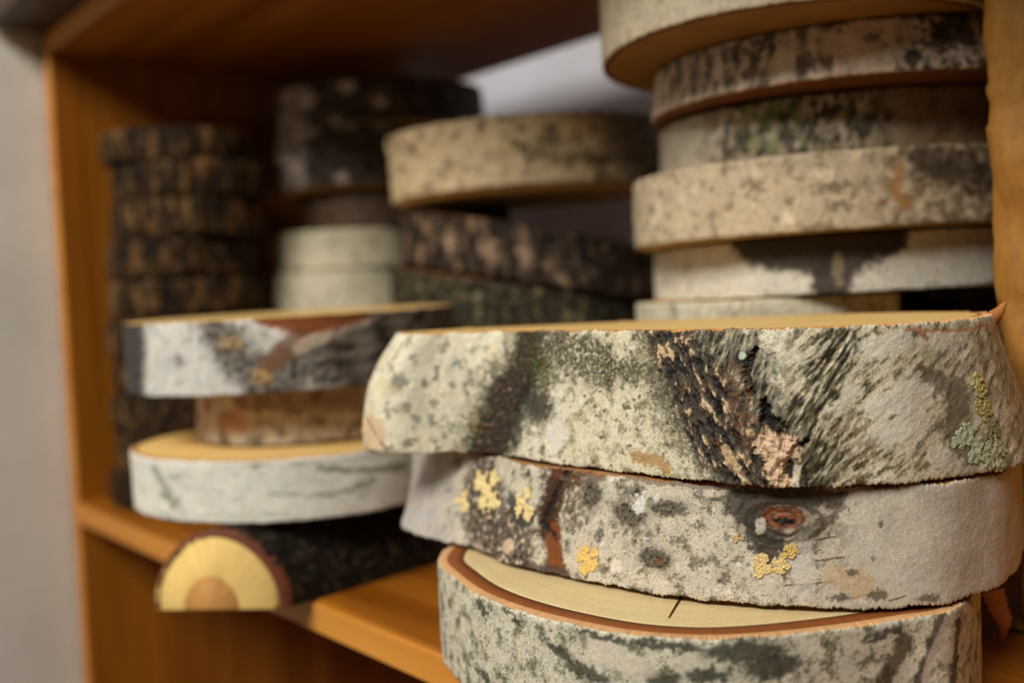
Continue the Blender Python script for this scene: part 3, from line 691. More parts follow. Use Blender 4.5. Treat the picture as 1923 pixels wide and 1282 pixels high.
# tan torn patch at the furrow's foot
q = sstep(0, .35, s.seg(((1440, 838), (1474, 842), (1450, 880), (1470, 912)), [4.2, 5.0, 2.6, 3.2], warp=1.4, wsc=2.4, seed=171)); s.mix(q, lin((216, 186, 154))); s.mix(q*.7*sstep(.1, .4, n2), lin((150, 96, 62))); s.d += q*(1.2+1.0*n2)
s.mix(.9*sstep(0, .4, s.seg(((1497, 880), (1494, 912)), 1.4, warp=.4, seed=172)), lin((216, 206, 190)))
s.mix(.8*sstep(0, .4, s.seg(((1385, 880), (1360, 845)), 2, warp=1, seed=173)), lin((200, 172, 130)))
s.mix(.85*sstep(0, .4, s.seg(((1700, 618), (1800, 620), (1850, 612)), .7, warp=.6, seed=174)), lin((186, 132, 84)))
s.mix(.85*sstep(0, .4, s.seg(((1728, 622), (1740, 636)), 1.0, warp=.3, seed=175)), lin((170, 118, 74)))
s.mix(.9*sstep(0, .3, s.blob((1396, 668), 1.6, 1.4, 0, warp=.4, seed=176)), lin((198, 206, 184)))
q = sstep(0, .4, s.blob((1745, 665), 4, 3.4, 0, warp=1, seed=177)); s.mix(q*.7, lin((168, 172, 140)))
# broken tan corner at the far left end
q = sstep(0, .35, s.blob((698, 815), 12, 11, 0, warp=2.4, wsc=3, seed=178)); s.mix(q*.9, lin((216, 186, 148))); s.d += q*.8
crack(s, ((684, 765), (700, 800), (728, 850)), [.8, .9, .7], lin((120, 74, 44)), .8, .6, warp=.6, wsc=2, seed=179)
s.edge_col = lin((224, 164, 100)); s.inner_col = lin((206, 136, 70)); s.ragged = .6
s.finish(); top_slice = s
GRN = lin((176, 180, 146))
lichen(s, (1822, 828), 8.0, 41, lin((168, 176, 148)), arms=5, lobe=.22, label='grey green leafy lichen')
lichen(s, (1868, 852), 7.5, 44, lin((168, 170, 134)), arms=6, lobe=.22, label='grey green leafy lichen at the right edge')
lichen(s, (1836, 722), 4.6, 48, lin((178, 172, 112)), arms=6, lobe=.24, label='yellowish crusty lichen')
lichen(s, (1848, 765), 5.0, 52, lin((168, 160, 100)), arms=6, lobe=.24, label='yellowish crusty lichen')
lichen(s, (1862, 805), 5.0, 57, lin((140, 134, 100)), arms=6, lobe=.22)

def strip(name, pts, wid, thick, matl, parent, col, twist=0, label=None):
    """a thin curled sliver through world points"""
    P = np.array(pts, float); n = 24
    t = np.linspace(0, len(P)-1, n); C = np.stack([np.interp(t, np.arange(len(P)), P[:, k]) for k in range(3)], 1)
    for _ in range(3): C[1:-1] = (C[:-2]+C[1:-1]*2+C[2:])/4
    tg = np.gradient(C, axis=0); tg /= np.linalg.norm(tg, axis=1)[:, None]
    side = np.cross(tg, FW); side /= np.linalg.norm(side, axis=1)[:, None]
    nn = np.cross(side, tg)
    V = []
    for i in range(n):
        f = i/(n-1); wv = wid*(1-.75*f**2)*(1+.12*math.sin(i*1.9)); a = twist*f
        sdv = side[i]*math.cos(a)+nn[i]*math.sin(a); nv = -side[i]*math.sin(a)+nn[i]*math.cos(a)
        for (u, vv) in ((-.5, -.3), (0, -1), (.5, -.3), (.5, .3), (0, .2), (-.5, .3)):
            V.append(C[i]+sdv*u*wv+nv*vv*thick)
    F = [[i*6+k, i*6+(k+1) % 6, (i+1)*6+(k+1) % 6, (i+1)*6+k] for i in range(n-1) for k in range(6)]
    F += [[0, 1, 2, 3], [0, 3, 4, 5]] + [[(n-1)*6+q for q in (3, 2, 1, 0)], [(n-1)*6+q for q in (5, 4, 3, 0)]]
    V = np.array(V); cc = np.asarray(col)*(1+.3*fbm(V[:, 0]*900, V[:, 2]*900, 3)[:, None])
    o = mesh_np(name, V-np.array(parent.location), F, matl, parent, col=cc)
    if label: o['label'] = label
    return o
strip('bark_splinter', [atd(1842, 612, .385), atd(1862, 598, .388), atd(1876, 586, .392), atd(1886, 570, .395)], .006, .0012, M_INNER, s.root, lin((190, 126, 70)), .5, 'orange torn splinter at the top edge')
strip('bark_splinter', [atd(1846, 610, .386), atd(1864, 618, .389), atd(1872, 604, .391), atd(1882, 592, .393)], .0035, .001, M_INNER, s.root, lin((190, 130, 90)), .9)

# ================= left stack at the shelf's front edge
# half log lying on the shelf
def half_log():
    axis = RT[:2]*.70+HD[:2]*.714; sd = RT[:2]*.994-HD[:2]*.105
    RL = .0375; ctr0 = atz(538, 1143, 0)[:2]-sd*RL; Lg = .17; Hl = .0450
    rt_ = root('half_log', 'half round log under the white slice, yellow cut end jutting over the shelf edge', 'log', (ctr0[0], ctr0[1], SH))
    n = 120; nl = 110
    th = np.linspace(0, math.pi, n); prof = np.stack([np.cos(th)*RL, np.sin(th)*Hl], 1)
    ln = np.linspace(0, Lg, nl)
    S, U = np.meshgrid(th*RL*1000, ln*1000)
    h = fbm(S/5, U/9, 301, 4, .6); h2 = fbm(S/2, U/3, 305, 3)
    dsp = (1.1*h+.5*h2)*.001*np.minimum(1, np.sin(th)*4)[None]
    Vv = np.zeros((nl, n, 3))
    q = prof[None]*(1+dsp[..., None]/RL) 
    Vv[..., :2] = sd*q[..., :1] + axis*ln[:, None, None]; Vv[..., 2] = np.maximum(q[..., 1], .0003)
    col = np.zeros((nl, n, 3))+lin((30, 25, 20)); k = sstep(.05, .4, h)[..., None]; col = col*(1-k)+lin((62, 50, 38))*k
    k = sstep(.3, .5, fbm(S/3, U/3, 311, 3))[..., None]; col = col*(1-k*.8)+lin((120, 108, 84))*k*.8
    ii, jj = np.meshgrid(np.arange(nl-1), np.arange(n-1), indexing='ij')
    F = np.stack([ii*n+jj, (ii+1)*n+jj, (ii+1)*n+jj+1, ii*n+jj+1], -1).reshape(-1, 4)
    mesh_np('bark', Vv.reshape(-1, 3), F, M_ROUGH, rt_, col=col.reshape(-1, 3))
    # end faces: sapwood, brown heart, dark bark rim, plus the flat underside
    def half(name, s0, s1, off, colr, matl=M_INNER, y0=-.0006, zmin=.0003):
        V = []; 
        m_ = 60; tt = np.linspace(0, math.pi, m_)
        for sc in (s1, s0):
            for t in tt: V.append(sc*np.array([math.cos(t)*RL*(1+.02*math.sin(5*t)), math.sin(t)*Hl]) + np.array(off)*(0 if sc == 1 else 1))
        pts = np.array(V); W = np.zeros((2*len(pts), 3))
        for q, yy in enumerate((y0, .004)):
            W[q*len(pts):(q+1)*len(pts), :2] = sd*pts[:, :1]+axis*yy; W[q*len(pts):(q+1)*len(pts), 2] = np.maximum(pts[:, 1], zmin)
        F = [[i, i+1, m_+i+1, m_+i] for i in range(m_-1)]
        b = 2*m_; F += [[b+i, i, i+1, b+i+1][::-1] for i in range(m_-1)]
        cc = np.asarray(colr)*(1+.25*fbm(W[:, 0]*200, W[:, 2]*200, 5)[:, None])
        o = mesh_np(name, W, F, matl, rt_, smooth=False, col=cc); return o
    half('bark_rim', .90, 1.0, (0, 0), lin((112, 58, 34)))
    half('sapwood', .36, .905, (-.003, 0), lin((240, 202, 122)))
    half('heartwood', .001, .42, (-.0045, 0), lin((196, 142, 74)), y0=-.0007)
    c8 = [(-1, 0), (1, 0), (1, Lg), (-1, Lg)]
    W = [[*(sd*a*RL*.99+axis*b), z] for z in (.0002, .002) for a, b in c8]
    mesh_np('flat_side', W, [[3, 2, 1, 0], [4, 5, 6, 7], [0, 1, 5, 4], [1, 2, 6, 5], [2, 3, 7, 6], [3, 0, 4, 7]], M_PLY, rt_, smooth=False)
half_log()

STACK_L = 'slices in the stack over the half log'
s = disc('birch_slice', 'smooth white birch slice lying on the half log, left of the front stack', 551, .622, .099, .095, .0460, .0815, 3, wob=.012, step=.0007, rows=50, grow=1.005, bark_t=.0025, inner_t=.0015, group=STACK_L)
birch_base(s, 61, cream=lin((238, 234, 222)), grey=lin((150, 148, 136)), cover=.12, streak=5, speck=.3, patch=6)
s.mix(.7*sstep(0, .6, s.seg(((500, 925), (620, 930), (700, 905)), [1, 1.6, 3], warp=2, wsc=8, seed=3)), lin((128, 126, 112)))
s.mix(.8*sstep(0, .6, s.seg(((600, 880), (760, 878)), [2, 3], warp=2, wsc=8, seed=4)), lin((122, 120, 106)))
s.mix(.7*sstep(0, .6, s.seg(((290, 880), (330, 950)), [3, 4], warp=3, wsc=5, seed=5)), lin((140, 140, 122)))
s.edge_col = lin((196, 130, 70)); s.inner_col = lin((176, 110, 50)); s.finish()

s = disc('birch_slice', 'brownish pink slice sandwiched above the smooth white slice', 584, .655, .078, .078, .0825, .1165, 8, wob=.03, step=.001, rows=40, grow=.97, group=STACK_L)
birch_base(s, 67, cream=lin((212, 196, 176)), grey=lin((116, 84, 62)), cover=-.02, speck=.6)
s.mix(.8*sstep(.0, .6, s.noise(18, 71)), lin((92, 62, 48)))
s.mix(.7*sstep(0, .6, s.blob((440, 790), 16, 9, 0, warp=4, wsc=6, seed=5)), lin((198, 140, 96)))
s.mix(.8*sstep(0, .5, s.blob((390, 765), 5, 9, 0, warp=2, wsc=6, seed=6)), lin((150, 80, 48)))
s.mix(.8*sstep(0, .5, s.blob((480, 825), 4, 5, 0, warp=2, wsc=6, seed=7)), lin((90, 80, 62)))
s.mix(.6*sstep(0, .5, s.seg(((450, 745), (660, 750)), [7, 8], warp=3, wsc=6, seed=8)), lin((104, 66, 48)))
s.finish()

c0 = []
s = disc('birch_slice', 'grey and white slice with orange notch, above the half log', 548, .642, .108, .098, .1175, .1605, 15, tilt=(.01, .015), wob=.02, step=.0007, rows=60, grow=1.0, group=STACK_L, bark_t=.0025, inner_t=.001)
birch_base(s, 73, cream=lin((228, 224, 216)), grey=lin((128, 122, 110)), cover=.1, streak=1, speck=.6)
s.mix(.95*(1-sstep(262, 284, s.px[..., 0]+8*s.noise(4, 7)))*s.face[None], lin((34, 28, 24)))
q = sstep(0, .6, s.seg(((400, 615), (440, 660), (500, 720), (560, 690), (640, 660)), [10, 13, 15, 13, 12], warp=4, wsc=6, seed=2)); n = s.noise(4, 5, oct=4)
s.mix(q*.85, lin((96, 86, 72))); s.mix(q*sstep(.0, .3, n), lin((48, 40, 34))); s.d += q*n
rgt = sstep(560, 650, s.px[..., 0])*s.face[None]; n = s.noise(5, 9, sx=3, ang=14, oct=4)
s.mix(rgt*.9, lin((104, 92, 82))); s.mix(rgt*sstep(-.1, .3, n), lin((56, 46, 42))); s.mix(rgt*.6*sstep(.15, .4, -n), lin((150, 136, 124))); s.d += rgt*.7*n
q = sstep(0, .35, s.seg(((480, 598), (570, 606), (690, 594)), [2.5, 8, 1.5], warp=1.2, wsc=5, seed=3)); s.mix(q, lin((142, 80, 38))); s.d -= q*1.5
q = sstep(0, .35, s.seg(((560, 640), (500, 690)), [7, 5], warp=2, wsc=5, seed=4)); s.mix(q*.8, lin((122, 78, 46)))
for p in ((434, 645), (492, 708)):
    q = sstep(0, .5, s.blob(p, 7, 4.5, 0, warp=3, wsc=3, seed=p[0])); s.mix(q*.85*sstep(-.2, .2, s.noise(2, 3)), lin((222, 176, 98))); s.d += q*.6
s.mix(.8*sstep(0, .4, s.seg(((470, 622), (510, 640), (470, 660)), 1.8, warp=1, seed=6)), lin((206, 196, 184)))
s.mix(.8*sstep(0, .4, s.seg(((560, 655), (590, 640), (640, 625), (690, 605)), [3, 3, 2, 1], warp=1, seed=7)), lin((196, 176, 154)))
s.edge_col = lin((206, 150, 90)); s.inner_col = lin((196, 140, 70)); s.finish()

# ================= dark stack by the side panel
random.seed(4); SD = 'dark rough slices stacked by the side panel'
zz = .0012; names = ['lowest', 'second lowest', 'third lowest', 'fourth lowest', 'fifth lowest', 'fifth from the top', 'fourth from the top', 'third from the top', 'second from the top', 'topmost']
hs = [.031, .03, .032, .029, .033, .031, .033, .032, .029, .026, .031]
offp = [-6, 6, -5, 4, -6, -2, -10, 2, 6, -16]
for i in range(10):
    s = disc('dark_bark_slice', 'dark rough barked slice, %s in the stack beside the orange side panel' % names[i], 338+offp[i], .853, .063+random.uniform(-.002, .002), .061, zz, zz+hs[i],
             100+i, shift=(.008, -.003), wob=.025, rows=22, step=.0018, group=SD, tilt=(random.uniform(-.01, .01)*(i > 0), 0))
    rough_base(s, 200+i*7, w=7, vs=3.5, amp=2.4, dark=lin((46, 32, 20)), light=(lin((150, 116, 76)), lin((176, 138, 92)))[i % 2])
    s.mix(.6*sstep(.34, .5, s.noise(12, 400+i)), lin((110, 112, 40)))
    spots(s, 600+i, 5, 2, 9, lin((170, 132, 90)), .5, 2.2, .8)
    spots(s, 660+i, 9, 3, 9, lin((34, 25, 16)), .8, 2.6, -.8)
    s.col = s.col*np.array([.62, .54, .45])
    e_ = np.minimum(s.V, s.Hmm-s.V); s.d -= 3.0*np.exp(-e_/2.5)*(1+.6*s.noise(8, 640+i)); s.bt = .006
    s.bark_mat = M_ROUGH; s.edge_col = lin((70, 44, 28)); s.wood_mat = M_WOOD_RED; s.finish(); zz += hs[i]+.0012

# ================= rear stack between the dark stack and the middle stack
SB = 'slices in the rear left stack'
spec = [('white slice at the foot of the rear left stack', .0005, .045, .078, 'w'), ('second white slice of the rear left stack', .046, .09, .078, 'w'),
        ('third white slice of the rear left stack, just visible over the notched slice', .091, .128, .08, 'w'),
        ('thick greyish white slice of the rear left stack, under a thinner one', .129, .197, .078, 'w'), ('thin pale slice below the dark brown one in the rear left stack', .198, .234, .076, 'w'),
        ('narrow dark brown slice in the rear left stack', .235, .270, .068, 'b'), ('blackish mottled slice, second from the top of the rear left stack', .271, .325, .084, 'd'), ('dark slice with a pale left edge, topmost of the rear left stack', .326, .366, .084, 'd')]
for i, (lb, a_, b_, R_, st) in enumerate(spec):
    px = (672, 668, 668, 655, 655, 704, 686, 716)[i]
    s = disc('birch_slice', lb, px, .935, R_+(.012 if i == 7 else 0), R_*.95, a_, b_, 300+i, wob=.02, rows=24, step=.0016, group=SB, grow=.985)
    if st == 'w':
        birch_base(s, 310+i*3, cream=lin((222, 212, 182)), grey=lin((150, 142, 112)), cover=.1, speck=.3, patch=14)
    elif st == 'b':
        birch_base(s, 320, cream=lin((110, 86, 66)), grey=lin((66, 48, 36)), cover=-.1)
    else:
        rough_base(s, 330+i, light=lin((112, 98, 80)), dark=lin((34, 28, 24)), vs=1, w=9, amp=1.6)
        pl = (1-sstep(556, 590, s.px[..., 0]))*s.face[None]; s.mix(pl*.85*sstep(-.3, .1, s.noise(9, 341+i)), lin((206, 186, 172)))
        s.mix(.7*sstep(.8, 1, 1-s.V/9)*s.face[None], lin((170, 140, 120)))
        for p, w_ in (((552, 320), 14), ((560, 250), 10), ((575, 190), 12), ((650, 165), 8), ((640, 335), 7), ((715, 190), 7)):
            s.mix(.8*sstep(0, .6, s.blob(p, w_, w_*.8, 0, warp=4, wsc=7, seed=p[0])), lin((214, 198, 186)))
    s.bark_mat = M_BARK_FAR; s.finish()

# ================= middle stack
SM = 'slices in the middle rear stack'
MID = [('flat dark slice at the foot of the middle rear stack', .0005, .04, .095, 0, 990), ('second dark slice of the middle rear stack', .041, .08, .095, 0, 1000), ('third dark slice of the middle rear stack', .081, .107, .098, 0, 990)]
for i, (lb, a_, b_, R_, t_, px) in enumerate(MID):
    s = disc('dark_bark_slice', lb, px, .79, R_, R_, a_, b_, 400+i, rows=20, step=.002, group=SM, grow=1)
    rough_base(s, 410+i, amp=1.2); s.bark_mat = M_ROUGH; s.finish()
s = disc('dark_bark_slice', 'dark olive slice in the middle rear stack, the lower of the two tilted ones', 985, .79, .108, .1, .132, .172, 450, tilt=(-.20, -.02), rows=30, step=.0012, group=SM, wob=.02)
rough_base(s, 451, light=lin((92, 86, 62)), dark=lin((40, 36, 26)), w=7, vs=1.2, amp=1.2); s.mix(.5*sstep(.2, .5, s.noise(5, 452)), lin((120, 112, 90)))
spots(s, 541, 30, 1.5, 4, lin((148, 134, 104)), .7, 1.3, .6)
s.bark_mat = M_ROUGH; s.edge_col = lin((190, 120, 70)); s.wood_mat = M_WOOD_RED; s.finish()
s = disc('dark_bark_slice', 'tilted dark slice with pale vertical streaks, under the gap of the middle rear stack', 1003, .79, .108, .1, .1735, .2145, 460, tilt=(-.20, -.02), rows=30, step=.0012, group=SM, wob=.02)
rough_base(s, 461, light=lin((112, 92, 74)), dark=lin((36, 28, 24)), w=9, vs=3, amp=1.2)
for p in ((845, 455), (920, 470), (1060, 545), (985, 480)):
    s.mix(.8*sstep(0, .6, s.blob(p, 6, 11, 0, warp=4, wsc=5, seed=p[0])), lin((164, 138, 114)))
spots(s, 551, 24, 2, 5, lin((150, 122, 98)), .7, 2.2, .6)
s.bark_mat = M_ROUGH; s.edge_col = lin((190, 120, 70)); s.wood_mat = M_WOOD_RED; s.finish()
s = disc('birch_slice', 'beige mottled slice, topmost of the middle rear stack, jutting over a dark gap', 1003, .77, .109, .094, .2435, .294, 470, tilt=(.02, .0), rows=44, step=.0009, group=SM, wob=.035, grow=1.02)
birch_base(s, 471, cream=lin((216, 194, 156)), grey=lin((112, 98, 70)), cover=.04, speck=.7, patch=8)
spots(s, 531, 30, 3, 10, lin((84, 72, 44)), .85, .8, -.8)
spots(s, 532, 24, 2, 6, lin((222, 196, 150)), .8, .9, 1.2)
s.d += 1.5*s.noise(14, 533)
for p, w_ in (((850, 355), 7), ((1010, 245), 7), ((770, 260), 6), ((930, 270), 5), ((860, 300), 6), ((790, 340), 9), ((1120, 270), 9), ((1150, 320), 6)):
    q = sstep(0, .6, s.blob(p, w_, w_*.7, 0, warp=3, wsc=5, seed=p[0])); s.mix(.75*q, lin((232, 208, 172))); s.d += q
rgt = sstep(1120, 1200, s.px[..., 0]-.5*(s.px[..., 1]-300))*s.face[None]; s.mix(rgt*.8, lin((66, 52, 36)))
s.mix(.6*sstep(0, .6, s.seg(((1000, 290), (1100, 300), (1230, 290)), [6, 4, 2], warp=3, wsc=6, seed=4)), lin((92, 80, 56)))
s.mix(.8*sstep(0, .6, s.seg(((760, 378), (1180, 372)), 2.2, warp=1, wsc=6, seed=5)), lin((120, 84, 60)))
s.bark_mat = M_BARK_FAR; s.edge_col = lin((130, 96, 60)); s.wood_mat = M_WOOD; s.finish()
# small block that holds the top slice up at the back
cb = rd((900-961)/FPX*.82, .82)
o = boxes('wooden_wedge', (-.03, -.014, 0), (.03, .014, .0205), M_DARK, bev=.002)
o.location = (cb[0], cb[1], SH+.2225); o['label'] = 'dark wooden wedge in the gap of the middle rear stack'; o['category'] = 'wedge'
o.rotation_euler = (0, 0, A)

# ================= right rear stack
SR = 'slices in the tall rear right stack'
s = disc('birch_slice', 'lowest birch slice of the tall rear right stack, nearly hidden', 1560, .6, .105, .1, .0005, .06, 500, rows=20, step=.002, group=SR)
birch_base(s, 501); s.bark_mat = M_BARK_FAR; s.finish()
s = disc('birch_slice', 'second lowest birch slice of the tall rear right stack, behind the focused slice', 1560, .6, .105, .1, .061, .123, 503, rows=20, step=.002, group=SR)
birch_base(s, 504); s.bark_mat = M_BARK_FAR; s.finish()
# the thin one that juts left and the dark one beside it
s = disc('birch_slice', 'thin pale slice jutting out left just above the focused slice', 1437, .585, .078, .07, .124, .1585, 510, rows=30, step=.001, group=SR, wob=.015, tilt=(.0, .0))
birch_base(s, 511, cream=lin((214, 206, 180)), grey=lin((130, 124, 100)), cover=.1); s.bark_mat = M_BARK_FAR; s.edge_col = lin((206, 176, 116)); s.finish()
s = disc('dark_bark_slice', 'blackish slice beside the paper bag at the foot of the rear right stack', 1775, .645, .052, .05, .124, .160, 515, rows=24, step=.0014, group=SR, wob=.03)
rough_base(s, 516, light=lin((60, 50, 38)), dark=lin((22, 18, 14)), amp=1.2); s.bark_mat = M_ROUGH; s.finish()
s = disc('birch_slice', 'white slice with a big black blot in the rear right stack', 1575, .6, .114, .1, .1600, .191, 520, rows=40, step=.0009, group=SR, tilt=(.012, 0), wob=.015)
birch_base(s, 521, cream=lin((216, 210, 196)), grey=lin((150, 146, 130)), cover=.2, speck=.5)
for pts, wd in ((((1400, 460), (1450, 470), (1540, 480)), [8, 10, 11]), (((1560, 530), (1580, 470), (1660, 440)), [10, 13, 11]), (((1400, 448), (1670, 445)), [8, 9])):
    s.mix(.95*sstep(0, .4, s.seg(pts, wd, warp=3.5, wsc=5, seed=wd[0])), lin((50, 40, 32)))
s.mix(.7*sstep(0, .5, s.seg(((1575, 480), (1575, 530)), 2.5, warp=1.5, wsc=5, seed=2)), lin((140, 128, 100)))
s.bark_mat = M_BARK_FAR; s.finish()
s = disc('birch_slice', 'cream slice with brown curled marks, jutting left in the rear right stack', 1556, .59, .123, .106, .1925, .2325, 530, rows=44, step=.0009, group=SR, tilt=(.012, 0), wob=.02)
birch_base(s, 531, cream=lin((196, 180, 152)), grey=lin((128, 110, 84)), cover=.04, speck=.6, patch=8)
spots(s, 581, 40, 2, 6, lin((224, 208, 178)), .75, .8, .4)
spots(s, 582, 30, 1.5, 4, lin((150, 126, 92)), .6, .6, -.2)
for p, rx, ry in (((1410, 345), 7, 3), ((1570, 350), 7, 3), ((1580, 385), 8, 3), ((1540, 425), 10, 3)):
    s.mix(.7*sstep(0, .5, s.blob(p, rx, ry, 0, warp=3, wsc=4, seed=p[0])), lin((96, 82, 60)))
rgt = sstep(1590, 1700, s.px[..., 0])*s.face[None]; s.mix(rgt*.7*sstep(-.2, .2, s.noise(7, 533)), lin((98, 78, 52)))
s.mix(.8*sstep(0, .5, s.seg(((1690, 310), (1680, 360), (1700, 385)), 3, warp=2, wsc=4, seed=5)), lin((168, 122, 70)))
s.mix(.8*sstep(0, .5, s.seg(((1740, 300), (1840, 330)), 9, warp=4, wsc=5, seed=6)), lin((58, 46, 34)))
s.bark_mat = M_BARK_FAR; s.edge_col = lin((190, 130, 80)); s.finish()
s = disc('birch_slice', 'slice with dark green black blotches in the rear right stack, below the tilted pale one', 1575, .6, .113, .098, .2335, .2655, 540, rows=40, step=.001, group=SR, tilt=(.012, 0), wob=.02)
birch_base(s, 541, cream=lin((164, 148, 126)), grey=lin((84, 72, 56)), cover=-.05, speck=.8)
n = s.noise(7, 543, sx=.8, sy=1.4, oct=4, gain=.6)
q = sstep(1310, 1380, s.px[..., 0])*(1-sstep(1620, 1700, s.px[..., 0]))*s.face[None]
spots(s, 571, 22, 2, 6, lin((196, 184, 168)), .75, 1.4, .4, (1340, 1640))
s.mix(q*.9*sstep(-.1, .12, n), lin((42, 37, 28))); spots(s, 572, 8, 3, 6, lin((120, 134, 74)), .6, 1.3, .3, (1400, 1540))
lfp = (1-sstep(1300, 1350, s.px[..., 0]))*s.face[None]; s.mix(lfp*.7, lin((178, 172, 156))); s.mix(q*.6*sstep(.25, .45, s.noise(5, 545)), lin((104, 116, 56)))
rgt = sstep(1660, 1730, s.px[..., 0])*s.face[None]; s.mix(rgt*.6, lin((124, 94, 66)))
s.bark_mat = M_BARK_FAR; s.finish()
s = disc('birch_slice', 'tilted pale slice with black speckles, second from the top of the rear right stack', 1592, .567, .111, .1, .2665, .2938, 550, rows=44, step=.0009, group=SR, tilt=(.0, -.0), wob=.02, grow=.97)
birch_base(s, 551, cream=lin((206, 188, 168)), grey=lin((92, 78, 66)), cover=.08, speck=.7, patch=8)
s.mix(.8*sstep(-.05, .25, s.noise(4, 553, sx=.7, sy=2.4)-.2*sstep(1400, 1500, s.px[..., 0])), lin((84, 72, 62)))
spots(s, 561, 34, 2, 6, lin((220, 202, 184)), .8, 3.2, .3)
spots(s, 562, 26, 1.5, 4, lin((70, 58, 54)), .8, 3.0, -.2, (1250, 1560))
spots(s, 563, 26, 2, 6, lin((44, 36, 30)), .85, 1.2, -.2, (1700, 1900))
for p, w_ in (((1440, 75), 7), ((1380, 105), 6), ((1560, 30), 7), ((1760, 70), 9), ((1790, 20), 12), ((1720, 110), 6)):
    s.mix(.85*sstep(0, .6, s.blob(p, w_, w_, 0, warp=5, wsc=4, seed=p[0])), lin((40, 32, 26)))
s.mix(.8*sstep(0, .5, s.seg(((1560, 80), (1620, 100)), [7, 7], warp=3, wsc=5, seed=5)), lin((216, 198, 176)))
s.bark_mat = M_BARK_FAR; s.edge_col = lin((150, 100, 60)); s.wood_mat = M_WOOD_RED; s.finish()
s = disc('birch_slice', 'white slice on top of the rear right stack, its underside seen from below', 1486, .548, .109, .105, .2945, .345, 560, rows=30, step=.001, group=SR, tilt=(.0, .0), wob=.012, bark_t=.003, inner_t=.001)
birch_base(s, 561, cream=lin((216, 204, 176)), grey=lin((160, 146, 112)), cover=.15, speck=.4)
s.bark_mat = M_BARK_FAR; s.edge_col = lin((110, 66, 34)); s.wood_mat = M_WOOD_BROWN; s.finish()

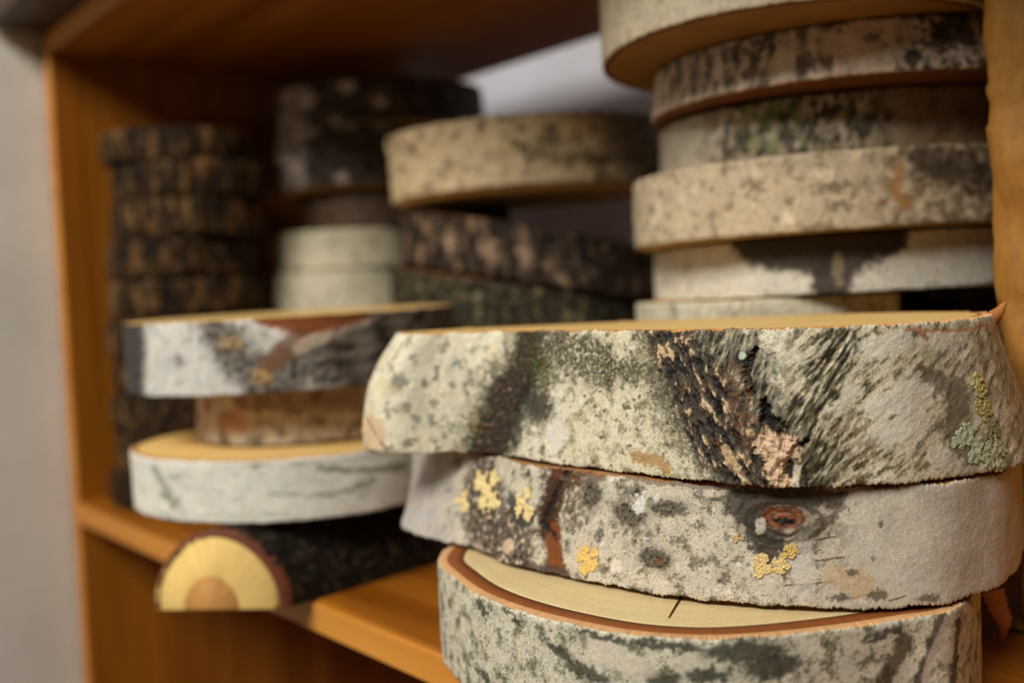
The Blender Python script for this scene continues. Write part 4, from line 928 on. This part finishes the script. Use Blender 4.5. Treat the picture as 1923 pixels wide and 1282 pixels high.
# ================= brown paper bag
def paper_bag():
    c = atd(1846, 560, .44); x0, y0 = c[0], c[1]; wx, wy, hgt = .21, .13, .345
    nx, nz = 170, 150
    per = 2*(wx+wy); u = np.linspace(0, per, nx, endpoint=False)
    def corner(u):
        x = np.zeros_like(u); y = np.zeros_like(u); nx_ = np.zeros_like(u); ny_ = np.zeros_like(u)
        a = u < wx; x[a] = u[a]; ny_[a] = -1
        b = (u >= wx) & (u < wx+wy); x[b] = wx; y[b] = u[b]-wx; nx_[b] = 1
        c_ = (u >= wx+wy) & (u < 2*wx+wy); x[c_] = wx-(u[c_]-wx-wy); y[c_] = wy; ny_[c_] = 1
        d_ = u >= 2*wx+wy; y[d_] = wy-(u[d_]-2*wx-wy); nx_[d_] = -1
        return x, y, nx_, ny_
    x, y, ax, ay = corner(u)
    ks = 7; f = lambda v: sum(np.roll(v, k) for k in range(-2, 3))/5
    x, y, ax, ay = f(x), f(y), f(ax), f(ay)
    z = np.linspace(0, 1, nz)
    U, Zg = np.meshgrid(u*1000, z*hgt*1000)
    def facet(seed, cell, amp):
        rg = np.random.RandomState(seed); n = int(per*1000/cell*hgt*1000/cell)+8
        P = np.stack([rg.uniform(0, per*1000, n), rg.uniform(0, hgt*1000, n)], 1); G = rg.uniform(-1, 1, (n, 2)); H = rg.uniform(-1, 1, n)
        D = [( (U-p[0])**2+(Zg-p[1])**2*.45) for p in P]; D = np.array(D); i = np.argsort(D, 0)[:3]
        out = 0; wsum = 0
        for k in range(3):
            ii = i[k]; dd = np.take_along_axis(D, i[k:k+1], 0)[0]; wv = 1/(dd+cell*cell*.02)
            out = out+wv*(H[ii]+G[ii, 0]*(U-P[ii, 0])/cell+G[ii, 1]*(Zg-P[ii, 1])/cell); wsum = wsum+wv
        return amp*out/wsum
    dsp = facet(5, 26, 4.6)+facet(9, 11, 1.5)+2.0*fbm(U/60, Zg/140, 71, 2)
    dsp = dsp*.001
    Vv = np.zeros((nz, nx, 3))
    lean = .0
    Vv[..., 0] = x+ax*dsp+.010*(1-z[:, None]); Vv[..., 1] = y+ay*dsp; Vv[..., 2] = z[:, None]*hgt+.0005
    rt_ = root('paper_bag', 'crumpled brown kraft paper bag standing upright beside the rear right stack', 'paper bag', (x0, y0, SH))
    i, j = np.meshgrid(np.arange(nz-1), np.arange(nx), indexing='ij'); j2 = (j+1) % nx
    F = np.stack([i*nx+j, i*nx+j2, (i+1)*nx+j2, (i+1)*nx+j], -1).reshape(-1, 4)
    mt, nt, b = mat('kraft_paper', .65, lin((186, 138, 76)))
    tc = N(nt, 'ShaderNodeTexCoord'); mp = N(nt, 'ShaderNodeMapping'); mp.inputs['Scale'].default_value = (260, 260, 120)
    L(nt, tc.outputs['Object'], mp.inputs['Vector'])
    n1 = N(nt, 'ShaderNodeTexNoise', Scale=1.0, Detail=2.0); L(nt, mp.outputs[0], n1.inputs['Vector'])
    cr = N(nt, 'ShaderNodeValToRGB'); e = cr.color_ramp.elements
    e[0].position = .3; e[0].color = (*lin((146, 100, 40)), 1); e[1].position = .7; e[1].color = (*lin((164, 116, 50)), 1)
    L(nt, n1.outputs[0], cr.inputs[0]); L(nt, cr.outputs[0], b.inputs['Base Color'])
    o = mesh_np('bag_wall', Vv.reshape(-1, 3), F, mt, rt_)
    sd_ = o.modifiers.new('thick', 'SOLIDIFY'); sd_.thickness = .0006; sd_.offset = -1
    bt = [[.004, .004, .002], [wx-.004, .004, .002], [wx-.004, wy-.004, .002], [.004, wy-.004, .002]]
    bt = bt+[[a, b_, .003] for a, b_, _ in bt]
    mesh_np('bag_bottom', bt, [[3, 2, 1, 0], [4, 5, 6, 7], [0, 1, 5, 4], [1, 2, 6, 5], [2, 3, 7, 6], [3, 0, 4, 7]], mt, rt_, smooth=False)
    return rt_
paper_bag()
p = [atz(1866, 1200, .004)+np.array([0, 0, .022]), atz(1866, 1200, .004)+np.array([.002, 0, .015]), atz(1872, 1200, .004)+np.array([.004, 0, .008]), atz(1882, 1203, .001)+np.array([0, 0, .0005])]
cp = root('bark_shaving', 'curled pinkish shaving of bark lying on the shelf by the paper bag', 'bark shaving', tuple(p[-1]))
strip('shaving', p, .010, .0008, M_INNER, cp, lin((214, 150, 106)), .3)
